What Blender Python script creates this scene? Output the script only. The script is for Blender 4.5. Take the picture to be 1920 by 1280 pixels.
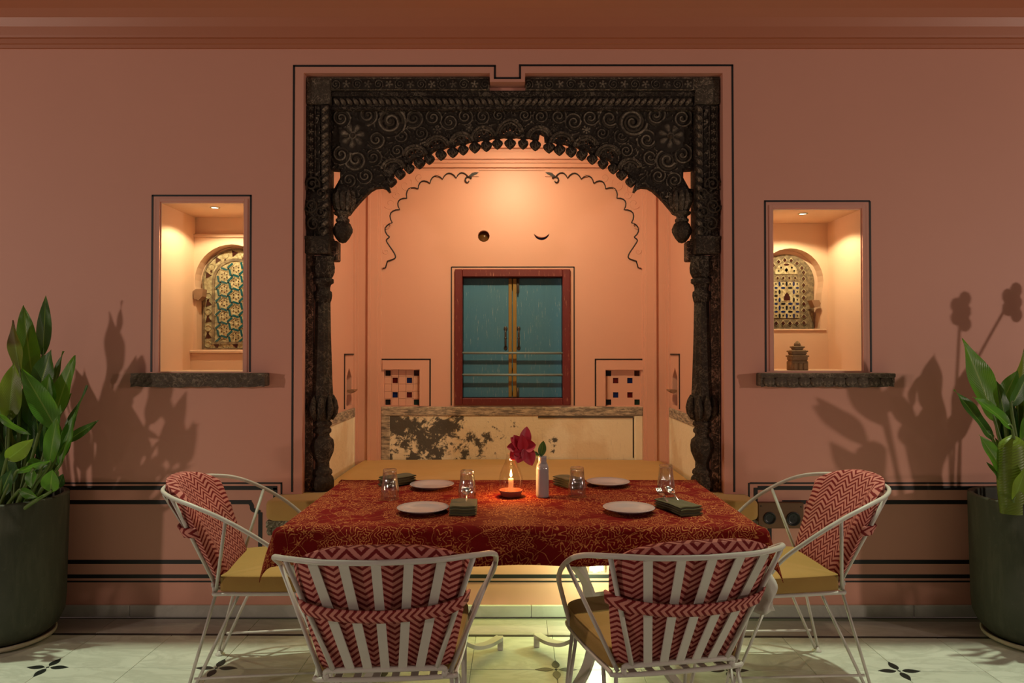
import bpy, math, random
from math import sin, cos, pi, atan2, sqrt, hypot, radians
from mathutils import Vector, Matrix, Euler
random.seed(7)
SC = bpy.context.scene
for o in list(bpy.data.objects): bpy.data.objects.remove(o, do_unlink=True)
COL = SC.collection

# ------------------------------------------------------------------ camera
F, CX, CY, H = 1335.0, 960.0, 640.0, 1.35          # focal length in pixels of a 1920 wide frame, camera height
TH = radians(0.86)
cam = bpy.data.objects.new('camera', bpy.data.cameras.new('camera'))
COL.objects.link(cam)
cam.data.sensor_width = 36; cam.data.lens = 36 * F / 1920
cam.location = (0, 0, H); cam.rotation_euler = (pi/2 + TH, 0, 0)
cam.data.clip_start = 0.05; cam.data.clip_end = 100
SC.camera = cam

# ------------------------------------------------------------------ world, exposure
w = bpy.data.worlds.new('dim_warm_evening'); SC.world = w; w.use_nodes = True
bg = w.node_tree.nodes['Background']; bg.inputs[0].default_value = (0.74, 0.50, 0.42, 1); bg.inputs[1].default_value = 0.10
SC.view_settings.view_transform = 'Standard'; SC.view_settings.look = 'None'
SC.view_settings.exposure = 0.0; SC.view_settings.gamma = 1.0; SC.view_settings.use_curve_mapping = False

# ------------------------------------------------------------------ lights of the room
def lamp(name, kind, loc, power, color, size=0.1, target=None, spot=None, blend=0.3):
    l = bpy.data.lights.new(name, kind); l.energy = power; l.color = color
    if kind == 'AREA': l.shape = 'RECTANGLE'; l.size, l.size_y = size
    else: l.shadow_soft_size = size
    if kind == 'SPOT': l.spot_size = radians(spot); l.spot_blend = blend
    o = bpy.data.objects.new(name, l); COL.objects.link(o); o.location = loc
    if target is not None:
        o.rotation_euler = (Vector(target) - Vector(loc)).to_track_quat('-Z', 'Y').to_euler()
    return o
WARM = (1.0, 0.80, 0.66)
lamp('lamp_hall_left', 'POINT', (-6.2, -1.3, 1.75), 350, WARM, 0.10)
lamp('lamp_hall_right', 'POINT', (6.4, -0.9, 1.75), 350, WARM, 0.10)
lamp('lamp_hall_left_far', 'POINT', (-3.2, -4.5, 1.9), 22, WARM, 0.12)
lamp('lamp_hall_right_far', 'POINT', (3.4, -4.0, 1.9), 22, WARM, 0.12)
GREEN = (0.88, 1.0, 0.70)
lamp('floodlight_left', 'SPOT', (-2.3, 3.46, 6.2), 1000, GREEN, 0.06, (-1.95, 2.35, 0), 38, 0.75)
lamp('floodlight_right', 'SPOT', (2.3, 3.46, 6.2), 1000, GREEN, 0.06, (1.95, 2.35, 0), 38, 0.75)
lamp('lamp_over_table', 'SPOT', (0.0, 3.15, 4.3), 230, (1.0, 0.72, 0.52), 0.05, (0.03, 2.88, 0.75), 36, 0.7)
lamp('lamp_alcove', 'POINT', (0.0, 3.86, 2.78), 15, (1.0, 0.82, 0.50), 0.04)
lamp('lamp_alcove_spot', 'SPOT', (0.0, 3.86, 2.72), 52, (1.0, 0.80, 0.46), 0.04, (0, 4.9, 1.05), 140, 1.0)

# ------------------------------------------------------------------ mesh helpers
def at(px, py, Y):
    """the point of the plane y = Y seen at this pixel of the photograph"""
    u, v = px - CX, CY - py
    dy = F * cos(TH) - v * sin(TH); dz = F * sin(TH) + v * cos(TH)
    t = Y / dy
    return Vector((u * t, Y, H + dz * t))
def xz(px, py, Y):
    p = at(px, py, Y); return (p.x, p.z)
def onz(px, py, z):
    """the point of the level plane at height z seen at this pixel"""
    u, v = px - CX, CY - py
    dy = F * cos(TH) - v * sin(TH); dz = F * sin(TH) + v * cos(TH)
    t = (z - H) / dz
    return Vector((u * t, dy * t, z))

def prop(o, label=None, cat=None, group=None, kind=None):
    if label: o['label'] = label
    if cat: o['category'] = cat
    if group: o['group'] = group
    if kind: o['kind'] = kind
    return o
def thing(name, label, cat, loc=(0, 0, 0), rz=0.0, group=None):
    o = bpy.data.objects.new(name, None); COL.objects.link(o)
    o.location = loc; o.rotation_euler = (0, 0, rz); o.empty_display_size = 0.05
    return prop(o, label, cat, group)
def link(name, mesh, parent=None, world=False, kind=None, label=None):
    o = bpy.data.objects.new(name, mesh); COL.objects.link(o)
    if parent is not None:
        o.parent = parent
        if world: o.matrix_parent_inverse = Matrix.Translation(-Vector(parent.location))
    if kind: o['kind'] = kind
    if label: o['label'] = label
    return o
def tree_copy(root, loc, rz, label, group=None):
    r = root.copy(); COL.objects.link(r); r.location = loc; r.rotation_euler = (0, 0, rz); r['label'] = label
    if group: r['group'] = group
    def rec(a, b):
        for ch in list(a.children):
            c = ch.copy(); COL.objects.link(c); c.parent = b; rec(ch, c)
    rec(root, r)
    return r

class MB:
    def __init__(s): s.v = []; s.f = []; s.sm = []; s.uv = {}
    def add(s, vs, fs, smooth=False, uvs=None):
        b = len(s.v); s.v += [tuple(p) for p in vs]
        for i, f in enumerate(fs):
            if uvs: s.uv[len(s.f)] = [uvs[j] for j in f]
            s.f.append(tuple(b + j for j in f)); s.sm.append(smooth)
        return s
    def box(s, a, b, bev=0.0):
        (x0, y0, z0), (x1, y1, z1) = a, b
        x0, x1 = min(x0, x1), max(x0, x1); y0, y1 = min(y0, y1), max(y0, y1); z0, z1 = min(z0, z1), max(z0, z1)
        if bev <= 0:
            vs = [(x0,y0,z0),(x1,y0,z0),(x1,y1,z0),(x0,y1,z0),(x0,y0,z1),(x1,y0,z1),(x1,y1,z1),(x0,y1,z1)]
            return s.add(vs, [(0,3,2,1),(4,5,6,7),(0,1,5,4),(1,2,6,5),(2,3,7,6),(3,0,4,7)])
        c = bev
        vs = []
        for sx, X in ((1, x0), (-1, x1)):
            for sy, Y in ((1, y0), (-1, y1)):
                for sz, Z in ((1, z0), (-1, z1)):
                    vs += [(X, Y + sy*c, Z + sz*c), (X + sx*c, Y, Z + sz*c), (X + sx*c, Y + sy*c, Z)]
        import itertools
        idx = {}
        k = 0
        for i in (0, 1):
            for j in (0, 1):
                for l in (0, 1):
                    for m in range(3): idx[(i, j, l, m)] = k; k += 1
        fs = []
        for i in (0, 1): fs.append([idx[(i,0,0,0)], idx[(i,1,0,0)], idx[(i,1,1,0)], idx[(i,0,1,0)]])
        for j in (0, 1): fs.append([idx[(0,j,0,1)], idx[(1,j,0,1)], idx[(1,j,1,1)], idx[(0,j,1,1)]])
        for l in (0, 1): fs.append([idx[(0,0,l,2)], idx[(1,0,l,2)], idx[(1,1,l,2)], idx[(0,1,l,2)]])
        for i in (0, 1):
            for j in (0, 1): fs.append([idx[(i,j,0,0)], idx[(i,j,0,1)], idx[(i,j,1,1)], idx[(i,j,1,0)]])
            for l in (0, 1): fs.append([idx[(i,0,l,0)], idx[(i,0,l,2)], idx[(i,1,l,2)], idx[(i,1,l,0)]])
        for j in (0, 1):
            for l in (0, 1): fs.append([idx[(0,j,l,1)], idx[(0,j,l,2)], idx[(1,j,l,2)], idx[(1,j,l,1)]])
        for i, j, l in itertools.product((0, 1), repeat=3): fs.append([idx[(i,j,l,0)], idx[(i,j,l,1)], idx[(i,j,l,2)]])
        cen = Vector(((x0+x1)/2, (y0+y1)/2, (z0+z1)/2)); out = []
        for f in fs:
            p = [Vector(vs[q]) for q in f]; n = (p[1]-p[0]).cross(p[2]-p[0])
            m = sum(p, Vector()) / len(p)
            out.append(f if n.dot(m - cen) > 0 else f[::-1])
        return s.add(vs, out)
    def tube(s, pts, r, n=8, closed=False, flat=None):
        """round bar along pts; r a number or a list; flat=(a, b) makes an oval/flat section"""
        P = [Vector(p) for p in pts]; N = len(P); rs = r if isinstance(r, (list, tuple)) else [r]*N
        T = []
        for i in range(N):
            a = P[(i-1) % N] if (closed or i > 0) else P[0]; b = P[(i+1) % N] if (closed or i < N-1) else P[-1]
            T.append((b - a).normalized())
        up = Vector((0, 0, 1)) if abs(T[0].z) < 0.9 else Vector((0, 1, 0))
        nrm = (up - T[0]*up.dot(T[0])).normalized(); vs = []
        for i in range(N):
            nrm = (nrm - T[i]*nrm.dot(T[i])).normalized(); bi = T[i].cross(nrm)
            for k in range(n):
                a = 2*pi*k/n
                vs.append(P[i] + nrm*(cos(a)*rs[i]) + bi*(sin(a)*rs[i]))
        fs = []
        for i in range(N if closed else N-1):
            j = (i+1) % N
            for k in range(n): fs.append((i*n+k, i*n+(k+1) % n, j*n+(k+1) % n, j*n+k))
        if not closed:
            fs.append(tuple(range(n))[::-1]); fs.append(tuple((N-1)*n+k for k in range(n)))
        return s.add(vs, fs, True)
    def strap(s, pts, w, t, side):
        """flat bar along pts: w wide along the vectors in side, t thick"""
        P = [Vector(p) for p in pts]; N = len(P); vs = []
        S = side if isinstance(side, list) else [side]*N
        for i in range(N):
            a = P[max(i-1, 0)]; b = P[min(i+1, N-1)]; tg = (b-a).normalized()
            sd = Vector(S[i]); sd = (sd - tg*sd.dot(tg)).normalized(); nn = tg.cross(sd)
            for q, r in ((-1,-1),(1,-1),(1,1),(-1,1)): vs.append(P[i] + sd*(q*w/2) + nn*(r*t/2))
        fs = []
        for i in range(N-1):
            for k in range(4): fs.append((i*4+k, i*4+(k+1) % 4, i*4+4+(k+1) % 4, i*4+4+k))
        fs += [(3,2,1,0), tuple((N-1)*4+k for k in range(4))]
        return s.add(vs, fs)
    def lathe(s, prof, n=24, c=(0, 0, 0), smooth=True, flute=0.0, nf=8, sq=0.0, caps=True):
        """turn (r, z) pairs about the vertical through c"""
        vs = []; m = len(prof)
        for (r, z) in prof:
            for k in range(n):
                a = 2*pi*k/n; q = r
                if flute: q = r*(1 - flute*abs(sin(nf*a/2)))
                if sq: q = r * (1 + sq*(1/max(abs(cos(a)), abs(sin(a))) - 1))
                vs.append((c[0] + q*cos(a), c[1] + q*sin(a), c[2] + z))
        fs = []
        for i in range(m-1):
            for k in range(n): fs.append((i*n+k, i*n+(k+1) % n, (i+1)*n+(k+1) % n, (i+1)*n+k))
        if caps:
            if prof[0][0] > 1e-5: fs.append(tuple(range(n))[::-1])
            if prof[-1][0] > 1e-5: fs.append(tuple((m-1)*n+k for k in range(n)))
        return s.add(vs, fs, smooth)
    def grid(s, fn, nu, nv, uv=None, smooth=True, flip=False):
        vs = []; uvs = []
        for j in range(nv+1):
            for i in range(nu+1):
                vs.append(fn(i/nu, j/nv)); uvs.append(uv(i/nu, j/nv) if uv else (i/nu, j/nv))
        fs = []
        for j in range(nv):
            for i in range(nu):
                a = j*(nu+1)+i; f = (a, a+1, a+nu+2, a+nu+1); fs.append(f[::-1] if flip else f)
        return s.add(vs, fs, smooth, uvs)
    def prism(s, poly, y0, y1):
        """poly of (x, z) points pushed from y0 to y1 (convex or nearly)"""
        n = len(poly); vs = [(x, y0, z) for x, z in poly] + [(x, y1, z) for x, z in poly]
        ar = sum(poly[i][0]*poly[(i+1) % n][1] - poly[(i+1) % n][0]*poly[i][1] for i in range(n))
        f0 = tuple(range(n)); f1 = tuple(range(n, 2*n))[::-1]
        sides = [(i, i+n, (i+1) % n + n, (i+1) % n) for i in range(n)]
        fs = [f0, f1] + sides
        if (ar < 0) != (y1 < y0): fs = [f[::-1] for f in fs]
        return s.add(vs, fs)
    def prismz(s, poly, z0, z1):
        n = len(poly); vs = [(x, y, z0) for x, y in poly] + [(x, y, z1) for x, y in poly]
        ar = sum(poly[i][0]*poly[(i+1) % n][1] - poly[(i+1) % n][0]*poly[i][1] for i in range(n))
        fs = [tuple(range(n))[::-1], tuple(range(n, 2*n))] + [(i, (i+1) % n, (i+1) % n + n, i+n) for i in range(n)]
        if ar < 0: fs = [f[::-1] for f in fs]
        return s.add(vs, fs)
    def ball(s, c, r, nu=10, nv=6, sc=(1, 1, 1), rot=None):
        vs = []
        for j in range(1, nv):
            t = pi*j/nv
            for i in range(nu):
                a = 2*pi*i/nu; vs.append(Vector((sin(t)*cos(a)*r*sc[0], sin(t)*sin(a)*r*sc[1], cos(t)*r*sc[2])))
        vs.append(Vector((0, 0, r*sc[2]))); vs.append(Vector((0, 0, -r*sc[2])))
        fs = []
        for j in range(nv-2):
            for i in range(nu): fs.append((j*nu+i, (j+1)*nu+i, (j+1)*nu+(i+1) % nu, j*nu+(i+1) % nu))
        T, Bm = len(vs)-2, len(vs)-1
        for i in range(nu):
            fs.append((T, i, (i+1) % nu)); fs.append((Bm, (nv-2)*nu+(i+1) % nu, (nv-2)*nu+i))
        if rot is not None: vs = [rot @ v for v in vs]
        c = Vector(c)
        return s.add([c + v for v in vs], fs, True)
    def mesh(s, name, mat):
        me = bpy.data.meshes.new(name); me.from_pydata(s.v, [], s.f)
        me.polygons.foreach_set('use_smooth', s.sm)
        if s.uv:
            l = me.uv_layers.new(name='uv')
            for p in me.polygons:
                u = s.uv.get(p.index)
                if u:
                    for k, li in enumerate(p.loop_indices): l.data[li].uv = u[k]
        if mat: me.materials.append(mat)
        me.update(); return me
    def build(s, name, mat, parent=None, world=False, kind=None, label=None, bevel=0.0):
        o = link(name, s.mesh(name, mat), parent, world, kind, label)
        if bevel:
            m = o.modifiers.new('edge', 'BEVEL'); m.width = bevel; m.segments = 2; m.limit_method = 'ANGLE'
        return o

def plate_mesh(name, outer, holes, y0, y1, mat):
    """a slab with openings: outlines of (x, z) points, its thickness from y0 to y1"""
    cu = bpy.data.curves.new(name, 'CURVE'); cu.dimensions = '2D'; cu.fill_mode = 'BOTH'; cu.extrude = abs(y1-y0)/2
    for loop in [outer] + list(holes):
        sp = cu.splines.new('POLY'); sp.points.add(len(loop)-1); sp.use_cyclic_u = True
        for p, (x, z) in zip(sp.points, loop): p.co = (x, z, 0, 1)
    ob = bpy.data.objects.new(name, cu); me = bpy.data.meshes.new_from_object(ob)
    bpy.data.objects.remove(ob); bpy.data.curves.remove(cu)
    yc = (y0+y1)/2
    for v in me.vertices: x, y, z = v.co; v.co = (x, yc - z, y)
    me.materials.clear(); me.materials.append(mat); me.name = name
    for p in me.polygons: p.use_smooth = False
    return me
def plate(name, outer, holes, y0, y1, mat, parent=None, world=False, kind=None, label=None):
    return link(name, plate_mesh(name, outer, holes, y0, y1, mat), parent, world, kind, label)
def rect(x0, z0, x1, z1): return [(x0, z0), (x1, z0), (x1, z1), (x0, z1)]
def arc(cx, cz, r, a0, a1, n):
    return [(cx + r*cos(radians(a0 + (a1-a0)*i/n)), cz + r*sin(radians(a0 + (a1-a0)*i/n))) for i in range(n+1)]
def smooth(pts, n=6, closed=False):
    """Catmull-Rom through the points"""
    P = [Vector(p) for p in pts]; N = len(P); out = []
    for i in range(N if closed else N-1):
        g = lambda k: P[k % N] if closed else P[min(max(k, 0), N-1)]
        a, b, c, d = g(i-1), g(i), g(i+1), g(i+2)
        for k in range(n):
            t = k/n
            out.append(0.5*((2*b) + (c-a)*t + (2*a-5*b+4*c-d)*t*t + (3*b-a-3*c+d)*t**3))
    if not closed: out.append(P[-1])
    return out

# ------------------------------------------------------------------ materials
class NT:
    def __init__(s, name):
        s.m = bpy.data.materials.new(name); s.m.use_nodes = True; s.t = s.m.node_tree
        s.b = s.t.nodes['Principled BSDF']; s.out = s.t.nodes['Material Output']; s._c = {}
    def n(s, typ, **kw):
        x = s.t.nodes.new(typ)
        for k, v in kw.items(): setattr(x, k, v)
        return x
    def l(s, a, b): s.t.links.new(a, b)
    def co(s, which='Object'):
        if 'tc' not in s._c: s._c['tc'] = s.n('ShaderNodeTexCoord')
        return s._c['tc'].outputs[which]
    def mapping(s, src, scale=(1, 1, 1), rot=(0, 0, 0), loc=(0, 0, 0)):
        x = s.n('ShaderNodeMapping'); s.l(src, x.inputs[0]); x.inputs['Scale'].default_value = scale; x.inputs['Rotation'].default_value = rot; x.inputs['Location'].default_value = loc
        return x.outputs[0]
    def noise(s, src, scale, detail=4, rough=0.55, dist=0.0, out='Fac'):
        x = s.n('ShaderNodeTexNoise'); s.l(src, x.inputs['Vector']); x.inputs['Scale'].default_value = scale; x.inputs['Detail'].default_value = detail
        x.inputs['Roughness'].default_value = rough; x.inputs['Distortion'].default_value = dist
        return x.outputs[out]
    def voro(s, src, scale, feature='F1', out='Distance', rand=1.0):
        x = s.n('ShaderNodeTexVoronoi', feature=feature); s.l(src, x.inputs['Vector']); x.inputs['Scale'].default_value = scale; x.inputs['Randomness'].default_value = rand
        return x.outputs[out]
    def wave(s, src, scale, dist=0.0, typ='BANDS', detail=2, dscale=1.0, direction='X'):
        x = s.n('ShaderNodeTexWave', wave_type=typ); s.l(src, x.inputs['Vector']); x.inputs['Scale'].default_value = scale; x.inputs['Distortion'].default_value = dist
        x.inputs['Detail'].default_value = detail; x.inputs['Detail Scale'].default_value = dscale
        if typ == 'BANDS': x.bands_direction = direction
        return x.outputs['Fac']
    def ramp(s, fac, stops):
        x = s.n('ShaderNodeValToRGB'); s.l(fac, x.inputs[0]); e = x.color_ramp.elements
        while len(e) > 1: e.remove(e[-1])
        for i, (p, c) in enumerate(stops):
            q = e[0] if i == 0 else e.new(p)
            q.position = p; q.color = (c, c, c, 1) if isinstance(c, (int, float)) else (*c, 1)
        return x.outputs[0]
    def mix(s, fac, a, b, blend='MIX'):
        x = s.n('ShaderNodeMix', data_type='RGBA', blend_type=blend)
        for sock, val in ((x.inputs[0], fac), (x.inputs[6], a), (x.inputs[7], b)):
            if isinstance(val, (int, float)): sock.default_value = val
            elif isinstance(val, (tuple, list)): sock.default_value = (*val, 1)
            else: s.l(val, sock)
        return x.outputs[2]
    def math(s, op, a, b=None, c=None):
        x = s.n('ShaderNodeMath', operation=op)
        for i, val in enumerate((a, b, c)):
            if val is None: continue
            if isinstance(val, (int, float)): x.inputs[i].default_value = val
            else: s.l(val, x.inputs[i])
        return x.outputs[0]
    def sep(s, src):
        x = s.n('ShaderNodeSeparateXYZ'); s.l(src, x.inputs[0]); return x.outputs
    def color(s, c):
        if isinstance(c, (tuple, list)): s.b.inputs['Base Color'].default_value = (*c, 1)
        else: s.l(c, s.b.inputs['Base Color'])
        return s
    def set(s, rough=0.5, metal=0.0, spec=None, **kw):
        s.b.inputs['Roughness'].default_value = rough; s.b.inputs['Metallic'].default_value = metal
        if spec is not None: s.b.inputs['Specular IOR Level'].default_value = spec
        for k, v in kw.items(): s.b.inputs[k.replace('_', ' ')].default_value = v
        return s
    def bump(s, h, strength=0.3, dist=0.005):
        x = s.n('ShaderNodeBump'); x.inputs['Strength'].default_value = strength; x.inputs['Distance'].default_value = dist
        s.l(h, x.inputs['Height']); s.l(x.outputs[0], s.b.inputs['Normal']); return s
def plain(name, c, rough=0.5, metal=0.0, var=0.0, scale=20.0, bump=0.0, bscale=60.0, bdist=0.003, **kw):
    t = NT(name); src = t.co()
    if var:
        n = t.noise(src, scale, 5)
        t.color(t.mix(n, tuple(x*(1-var) for x in c), tuple(min(1, x*(1+var)) for x in c)))
    else: t.color(c)
    t.set(rough, metal, **kw)
    if bump: t.bump(t.noise(src, bscale, 4), bump, bdist)
    return t.m

M = {}
def plaster(name, c, rough):
    t = NT(name); s = t.co()
    big = t.noise(s, 0.9, 3); fine = t.noise(s, 9, 6, 0.6); strk = t.noise(t.mapping(s, (0.7, 3, 9)), 3, 4)
    col = t.mix(big, tuple(x*0.93 for x in c), tuple(x*1.06 for x in c))
    col = t.mix(t.math('MULTIPLY', fine, 0.18), col, tuple(x*0.86 for x in c))
    col = t.mix(t.math('MULTIPLY', t.ramp(strk, [(0.62, 0.0), (0.8, 1.0)]), 0.10), col, tuple(min(1, x*1.25) for x in c))
    t.color(col).set(rough); t.bump(t.math('ADD', t.math('MULTIPLY', fine, 0.4), t.noise(s, 2.2, 3)), 0.22, 0.006)
    return t.m
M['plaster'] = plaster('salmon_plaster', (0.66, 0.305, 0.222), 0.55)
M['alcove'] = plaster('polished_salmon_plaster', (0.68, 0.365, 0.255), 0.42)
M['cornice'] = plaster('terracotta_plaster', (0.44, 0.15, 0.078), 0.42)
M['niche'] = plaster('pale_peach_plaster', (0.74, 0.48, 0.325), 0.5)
M['paint'] = plain('black_paint', (0.008, 0.006, 0.006), 0.5)

def marble(name, c, vein, rough, vs=1.0):
    t = NT(name); s = t.co('Object'); oi = t.n('ShaderNodeObjectInfo')
    off = t.n('ShaderNodeVectorMath', operation='ADD'); t.l(s, off.inputs[0]); 
    sc = t.n('ShaderNodeVectorMath', operation='SCALE'); t.l(oi.outputs['Location'], sc.inputs[0]); sc.inputs['Scale'].default_value = 3.7; t.l(sc.outputs[0], off.inputs[1])
    p = off.outputs[0]
    v1 = t.ramp(t.noise(t.mapping(p, (1.0, 2.6, 1), (0, 0, 0.6)), 3.2*vs, 7, 0.62, 1.2), [(0.40, 0.0), (0.50, 1.0), (0.58, 0.0)])
    cl = t.noise(p, 2.0, 4)
    base = t.mix(cl, tuple(x*0.90 for x in c), tuple(min(1, x*1.06) for x in c))
    base = t.mix(t.math('MULTIPLY', t.math('SUBTRACT', oi.outputs['Random'], 0.5), 0.22), base, (0.9, 0.9, 0.86))
    t.color(t.mix(t.math('MULTIPLY', v1, 0.42), base, vein)).set(rough)
    return t.m
M['marble'] = marble('pale_marble', (0.56, 0.57, 0.50), (0.33, 0.34, 0.28), 0.34)
M['marble_grey'] = marble('grey_marble', (0.36, 0.32, 0.30), (0.24, 0.21, 0.20), 0.28)
M['marble_skirt'] = marble('skirting_marble', (0.50, 0.48, 0.43), (0.36, 0.34, 0.30), 0.25)
M['marble_black'] = plain('black_marble', (0.010, 0.012, 0.011), 0.4)
M['grout'] = plain('grout', (0.20, 0.19, 0.155), 0.8)

def wood_carved(name, dark, ash, amt):
    t = NT(name); s = t.co()
    n1 = t.noise(s, 26, 8, 0.7, 0.8); n2 = t.noise(s, 90, 6, 0.7); n3 = t.noise(s, 5, 4)
    hgt = t.math('ADD', t.math('MULTIPLY', t.voro(s, 34), 0.9), t.math('ADD', t.math('MULTIPLY', n1, 1.0), t.math('MULTIPLY', n2, 0.35)))
    flake = t.math('MULTIPLY', t.ramp(n2, [(0.53, 0.0), (0.66, 1.0)]), t.ramp(n3, [(0.40, 0.25), (0.62, 1.0)]))
    chip = t.math('MULTIPLY', t.ramp(n1, [(0.56, 0.0), (0.64, 1.0)]), 0.5)
    scr = t.math('MULTIPLY', t.ramp(t.noise(s, 21, 3, 0.5, 1.6), [(0.465, 0.0), (0.492, 1.0), (0.508, 1.0), (0.535, 0.0)]), t.ramp(t.noise(s, 8, 3), [(0.42, 0.0), (0.56, 1.0)]))  # thin pale scratch curves, painted like highlights along engraved carving
    fac = t.math('MULTIPLY', t.math('MINIMUM', t.math('ADD', t.math('ADD', flake, chip), scr), 1.0), amt)
    col = t.mix(n3, tuple(x*0.7 for x in dark), tuple(x*1.5 for x in dark))
    t.color(t.mix(fac, col, ash)).set(0.72, 0, 0.25); t.bump(hgt, 0.9, 0.010)
    return t.m
M['wood'] = wood_carved('weathered_black_wood', (0.020, 0.013, 0.009), (0.30, 0.235, 0.17), 0.42)
M['ridge'] = wood_carved('rubbed_relief_wood', (0.105, 0.078, 0.055), (0.34, 0.27, 0.19), 0.45)
M['wood_hi'] = wood_carved('ash_rubbed_black_wood', (0.062, 0.046, 0.032), (0.36, 0.28, 0.20), 0.75)
M['wood_smooth'] = wood_carved('dark_turned_wood', (0.032, 0.022, 0.015), (0.22, 0.165, 0.115), 0.45)
M['flaked'] = wood_carved('flaking_jamb_wood', (0.045, 0.028, 0.020), (0.42, 0.25, 0.17), 0.85)
M['stone_dark'] = wood_carved('rough_dark_stone', (0.095, 0.070, 0.052), (0.34, 0.26, 0.19), 0.65)

def relief_mat():
    t = NT('deep_carved_black_wood'); s = t.co(); at_ = t.n('ShaderNodeAttribute'); at_.attribute_name = 'relief'
    n = t.noise(s, 70, 6, 0.7); n2 = t.noise(s, 7, 3); k = t.ramp(at_.outputs['Fac'], [(0.55, 0.0), (0.95, 1.0)])
    k = t.math('MULTIPLY', k, t.ramp(n, [(0.36, 0.15), (0.60, 1.0)])); k = t.math('MULTIPLY', k, t.ramp(n2, [(0.35, 0.35), (0.62, 1.0)]))
    t.color(t.mix(k, t.mix(n2, (0.018, 0.012, 0.008), (0.036, 0.025, 0.017)), (0.34, 0.27, 0.195))).set(0.7, 0, 0.25); t.bump(n, 0.5, 0.004); return t.m
M['relief'] = relief_mat()
def dado(name, dark=True):
    t = NT(name); s = t.co()
    n1 = t.noise(s, 4.2, 7, 0.68, 0.5); n2 = t.noise(s, 14, 7, 0.72, 0.4); n3 = t.noise(t.mapping(s, (14, 14, 1.2)), 5, 5, 0.6); n4 = t.noise(s, 60, 4)
    x, y, z = t.sep(s)
    base = t.mix(n1, (0.88, 0.79, 0.56), (0.76, 0.63, 0.40))
    och = t.ramp(t.noise(s, 3.1, 4, 0.5), [(0.50, 0.0), (0.60, 1.0)])
    base = t.mix(t.math('MULTIPLY', och, 0.42), base, (0.60, 0.37, 0.15))
    base = t.mix(t.math('MULTIPLY', t.ramp(n4, [(0.55, 0), (0.7, 1)]), 0.25), base, (0.75, 0.64, 0.46))
    # old paint survives towards one end of the wall: a stain with a shape of its own
    edge = t.math('MULTIPLY', t.math('ADD', x, 0.10), -0.11 if dark else 0.0)
    dk = t.ramp(t.math('ADD', t.math('ADD', t.math('MULTIPLY', n2, 0.55), t.math('MULTIPLY', n1, 0.45)), edge), [(0.532, 0.0), (0.570, 1.0)] if dark else [(0.62, 0.0), (0.66, 1.0)])
    base = t.mix(t.math('MULTIPLY', dk, 0.93), base, (0.030, 0.028, 0.026))
    run = t.math('MULTIPLY', t.ramp(n3, [(0.60, 0.0), (0.70, 1.0)]), 0.22)
    base = t.mix(run, base, (0.20, 0.13, 0.07))
    t.color(base).set(0.75); t.bump(t.math('ADD', n2, n4), 0.4, 0.006)
    return t.m
M['dado'] = dado('stained_old_plaster'); M['dado_side'] = dado('cream_old_plaster', False)
def dado_cap(name):
    t = NT(name); s = t.co(); n = t.noise(t.mapping(s, (3, 3, 16)), 5, 7, 0.7, 0.4); n2 = t.noise(s, 30, 5, 0.7)
    b = t.mix(t.ramp(n, [(0.40, 0), (0.62, 1)]), (0.15, 0.12, 0.09), (0.58, 0.46, 0.31))
    t.color(t.mix(t.math('MULTIPLY', t.ramp(n2, [(0.55, 0), (0.7, 1)]), 0.6), b, (0.06, 0.05, 0.04))).set(0.78); t.bump(n2, 0.4, 0.005)
    return t.m
M['dado_cap'] = dado_cap('worn_dado_rail')

def fabric(name, c, var=0.12, ws=900, rough=0.85, sheen=0.1):
    t = NT(name); s = t.co()
    n = t.noise(s, 3.5, 4); wv = t.noise(t.mapping(s, (1, 1, 1)), ws/3, 2)
    t.color(t.mix(n, tuple(x*(1-var) for x in c), tuple(min(1, x*(1+var)) for x in c))).set(rough, 0, 0.2)
    t.b.inputs['Sheen Weight'].default_value = sheen
    t.bump(t.math('ADD', t.math('MULTIPLY', wv, 0.12), t.noise(s, 5, 4, 0.5, 0.5)), 0.28, 0.02)
    return t.m
M['bench_fabric'] = fabric('tan_canvas', (0.52, 0.31, 0.100))
M['seat_fabric'] = fabric('khaki_canvas', (0.33, 0.19, 0.052))
M['napkin'] = fabric('olive_linen', (0.070, 0.064, 0.026), 0.25)
M['rag'] = fabric('white_cloth', (0.55, 0.50, 0.46), 0.1)

def chevron():
    t = NT('red_pink_chevron_weave'); uv = t.co('UV'); x, y, z = t.sep(uv)
    zig = t.math('MULTIPLY', t.math('PINGPONG', x, 0.036), 0.72)
    f = t.math('FRACT', t.math('DIVIDE', t.math('ADD', y, zig), 0.0195))
    wob = t.math('MULTIPLY', t.math('SUBTRACT', t.noise(uv, 420, 2), 0.5), 0.22)
    k = t.ramp(t.math('ADD', f, wob), [(0.02, 0.0), (0.10, 1.0), (0.47, 1.0), (0.55, 0.0)])
    t.color(t.mix(k, (0.55, 0.205, 0.170), (0.165, 0.011, 0.012))).set(0.85, 0, 0.2)
    t.bump(t.noise(uv, 600, 2), 0.3, 0.002)
    return t.m
M['chevron'] = chevron()

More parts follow.
